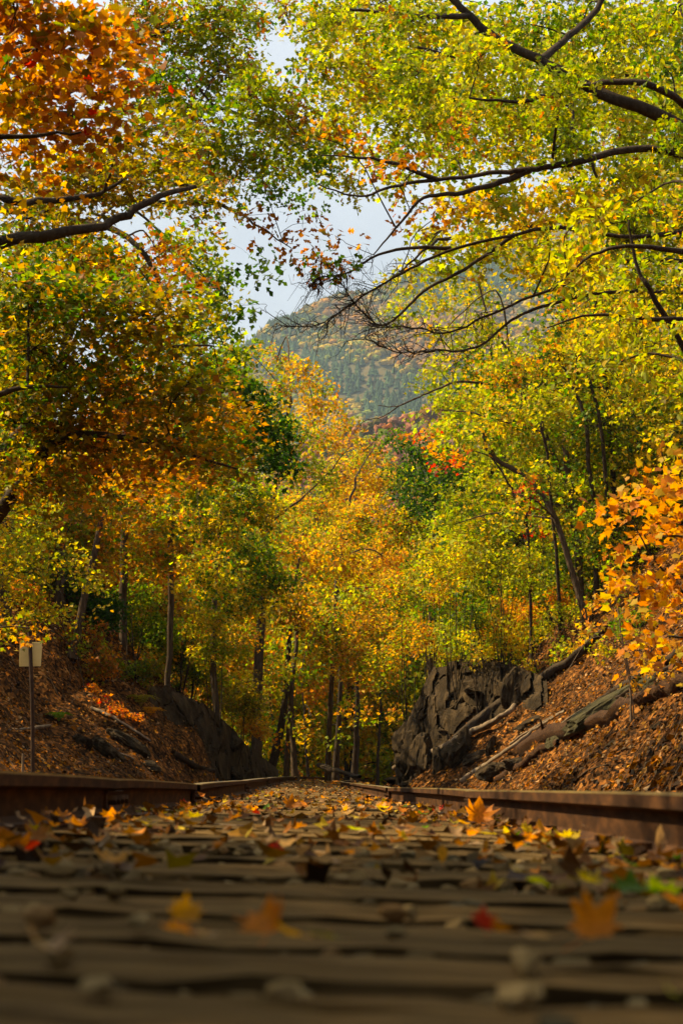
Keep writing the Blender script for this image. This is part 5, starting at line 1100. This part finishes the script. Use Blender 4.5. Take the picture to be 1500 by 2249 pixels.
RS = [(1290, 1440, 30, 'go4 y4 o2', 'small golden sapling halfway up the leaf covered bank'), (1180, 1480, 24, 'y4 yg3 go2', 'tiny yellow sapling just above the long straight trunk'), (1450, 1470, 34, 'o3 go4 y3', 'low orange seedlings under the orange maple at right edge'), (1250, 1450, 26, 'yg4 ly3 g2', 'small lime seedling clump left of the golden sapling'),
      (990, 1440, 34, 'ly4 y4 yg3', 'low lemon yellow bush on the rim above the rock cut'), (1050, 1440, 36, 'yg4 y4 ly2', 'low lime bush on the rim right of the lemon yellow one'), (1110, 1420, 38, 'y5 ly3 go2', 'golden yellow bush at the right end of the rock cut rim'), (1170, 1400, 40, 'ly4 yg4 y2', 'pale green yellow bush above the long straight trunk'), (1225, 1365, 42, 'y4 go3 ly3', 'sunlit yellow bush high on the bank behind the orange maple'),
      (1000, 1290, 60, 'ly5 y4 yg3', 'pale yellow shrub above the rock outcrop'), (950, 1330, 45, 'y4 go3 ly3', 'gold shrub at the left shoulder of the outcrop'), (1060, 1390, 50, 'yg4 g4 ly2', 'green low shrub on the outcrop crest'),
      (1100, 1300, 60, 'ly4 yg4 y3', 'lime shrub on the right bank in full sun'), (1120, 1380, 40, 'o3 go4 y4', 'low orange maple bush in the middle of the right bank'), (1180, 1360, 50, 'y4 go3 o2 yg2', 'mixed yellow orange bush right of the orange one'),
      (1240, 1390, 45, 'ly5 yg3 y3', 'yellow leafed bush over the long straight trunk'), (1220, 1290, 60, 'g4 yg5 ly2', 'fresh green bush below the snag'), (1310, 1310, 60, 'yg4 g4 ly2', 'green bush beside the orange maple'),
      (1000, 1420, 36, 'yg5 ly3 g2', 'small green plant on the rim of the outcrop'), (940, 1440, 26, 'go3 y3 ol2', 'golden tuft at the outcrop edge'), (1330, 1210, 55, 'yg4 g4 y2', 'green shrub right of the snag'), (1070, 1220, 60, 'ly5 y3 yg4', 'bright yellow shrub below the red sapling'),
      (1150, 1440, 26, 'yg3 y3 go2', 'little yellow plant in the sunlit leaves'), (1400, 1390, 36, 'g4 yg4', 'green sapling clump behind the thin stems'), (1350, 1440, 30, 'y4 yg4', 'low yellow plant over the mossy slab'), (900, 1420, 40, 'yg3 go3 y3', 'yellow olive bush hanging left of the outcrop')]
for q in RS: shrub(q[0], q[1], q[2] * 1.35, *q[3:], size=.085, cover=.5)
LS = [(215, 1360, 48, 'dg6 g3', 'dark evergreen bush on the upper left bank'), (120, 1290, 46, 'dg4 g4 yg1', 'dark green shrub behind the sign at far left'), (300, 1400, 52, 'g4 yg3 dg3', 'green shrub in the middle of the left bank'), (350, 1480, 50, 'yg4 g3 ol3', 'olive shrub above the red undergrowth'),
      (420, 1470, 46, 'g4 dg3 yg3', 'green shrub leaning over the left rock face'), (300, 1500, 36, 'yg3 ol3 g3', 'small leafy shrub left of the rock face'), (460, 1530, 40, 'ol4 yg3 go2', 'yellow olive shrub at the rock face rim'), (180, 1420, 36, 'ol3 ru3 yg2', 'brownish thin shrub above the sign'),
      (230, 1480, 36, 'ru4 ol2 o1', 'rust tinted shrub right of the sign'), (520, 1560, 36, 'y4 ol3 yg3', 'yellow shrub on the end of the left bank'), (550, 1600, 26, 'y4 go3', 'small gold plant where the left bank ends'), (400, 1400, 46, 'yg4 y3 g3', 'sunlit green shrub behind the rock face'), (480, 1440, 46, 'y3 yg4 go2', 'yellow green bush left of the leaning trunk'),
      (60, 1345, 34, 'o4 go2 yg2', 'orange sapling top above the sign panel'), (30, 1300, 40, 'g3 yg3 ol2', 'green shrub by the thick trunk at the left edge')]
for q in LS: shrub(q[0], q[1], q[2] * 1.6, *q[3:], size=.08, cover=.95)
# red undergrowth strip
for k, (x, y) in enumerate([(200, 1520), (225, 1545), (255, 1565), (285, 1580)]):
    shrub(x, y, 17, 'r2 o5 ru2', ['red orange blueberry like plant uppermost in the red row', 'red orange plant second in the red row', 'red orange plant third in the red row', 'red orange plant lowest in the red row by the ferns'][k], size=.07, cover=1.1, name='undergrowth_plant', cat='plant', h=.9, rz=.6)
def fern(x, y, s, label, col='ol'):
    b = ground_hit(x, y); t = empty('fern', b, label, 'fern')
    for k in range(9):
        th = k * .7 + rng.uniform(-.2, .2); d = np.array([math.cos(th), math.sin(th), 0]); pts = smooth_path([b, b + d * s * .4 + [0, 0, s * .5], b + d * s * .9 + [0, 0, s * .35]], 5)
        a = Acc(); sd_ = np.array([-d[1], d[0], 0]); v, q = tube(pts, .004, 3, 0); a.add(v, np.concatenate([q[:, :3], q[:, [0, 2, 3]]]), C[col])
        for i in range(2, len(pts)):
            L = s * .22 * (1 - (i / len(pts)) ** 2) + .02
            for g in (-1, 1):
                p = pts[i]; f = unit(pts[i] - pts[i - 1]); a.add([p, p + f * L * .3 + sd_ * g * L * .5, p + sd_ * g * L + f * L * .2 - [0, 0, L * .2], p - f * L * .15 + sd_ * g * L * .5], [[0, 1, 2], [0, 2, 3]], np.array(C[col]) * rng.uniform(.8, 1.3))
        a.obj('frond', M_leaf, t)
fern(310, 1555, .5, 'yellowing fern beside the red undergrowth'); fern(330, 1575, .4, 'smaller yellow fern against the rock face', 'go'); fern(130, 1590, .35, 'low green fern left of the sign pole', 'g')
# thick trunk and small things at far left
for xb, yb, xt, yt, r, lb in ((10, 1365, 12, 1150, .2, 'thick furrowed trunk at the left edge above the bank'), (275, 1290, 275, 1040, .11, 'dark upright trunk behind the dark evergreen bush'), (378, 1300, 380, 1090, .09, 'slim trunk right of the dark evergreen'), (130, 1330, 135, 1250, .12, 'short dark trunk stub in the shrubs')):
    b = ground_hit(xb, yb); t = Tree('forest_tree', lb, 'tree', b, bark=M_bark); top = P(xt, yt, b[1]); t.limb([b - [0, 0, .3], (b + top) / 2, top, top + (top - b) * .8], r, r * .7, 'trunk', n=9)
    px_clumps(t, [(xt + dx, yt - dy, 50) for dx, dy in ((-30, 60), (40, 120), (0, 190))], b[1], 'go3 ol3 yg3 ru2', 'maple2', .11, cover=.8); t.done(0)
# overhanging twig with red leaves in front of the sign
b = on_ground(P(-320, 1560, 20)[0], 20.)
t = Tree('maple_sapling', 'arching sapling whose twig with red orange leaves passes over the sign', 'sapling', b, bark=M_barkd)
t.limb([b, P(-160, 1390, 20), P(0, 1378, 20), P(90, 1380, 20), P(125, 1392, 20), P(160, 1425, 20), P(180, 1480, 20), P(195, 1560, 20)], .014, .004, 'trunk', n=6)
px_clumps(t, [(30, 1390, 14), (75, 1400, 12), (10, 1372, 14), (70, 1360, 14)], 20, 'o4 go2 yg3 ol2', 'maple2', .06, cover=.5, rz=.5)
t.done(60)
b = on_ground(P(53, 1690, 24)[0], 24.); st = empty('stake', b, 'short pale stub standing left of the sign pole', 'stake')
v, q = tube([b - [0, 0, .1], P(52, 1655, 24)], [.022, .016], 7, .1); a = Acc(); a.add(v, q); a.obj('stem', M_barkp, st, True)
print('leaf tris', TRI[0], 'objects', len(bpy.data.objects))
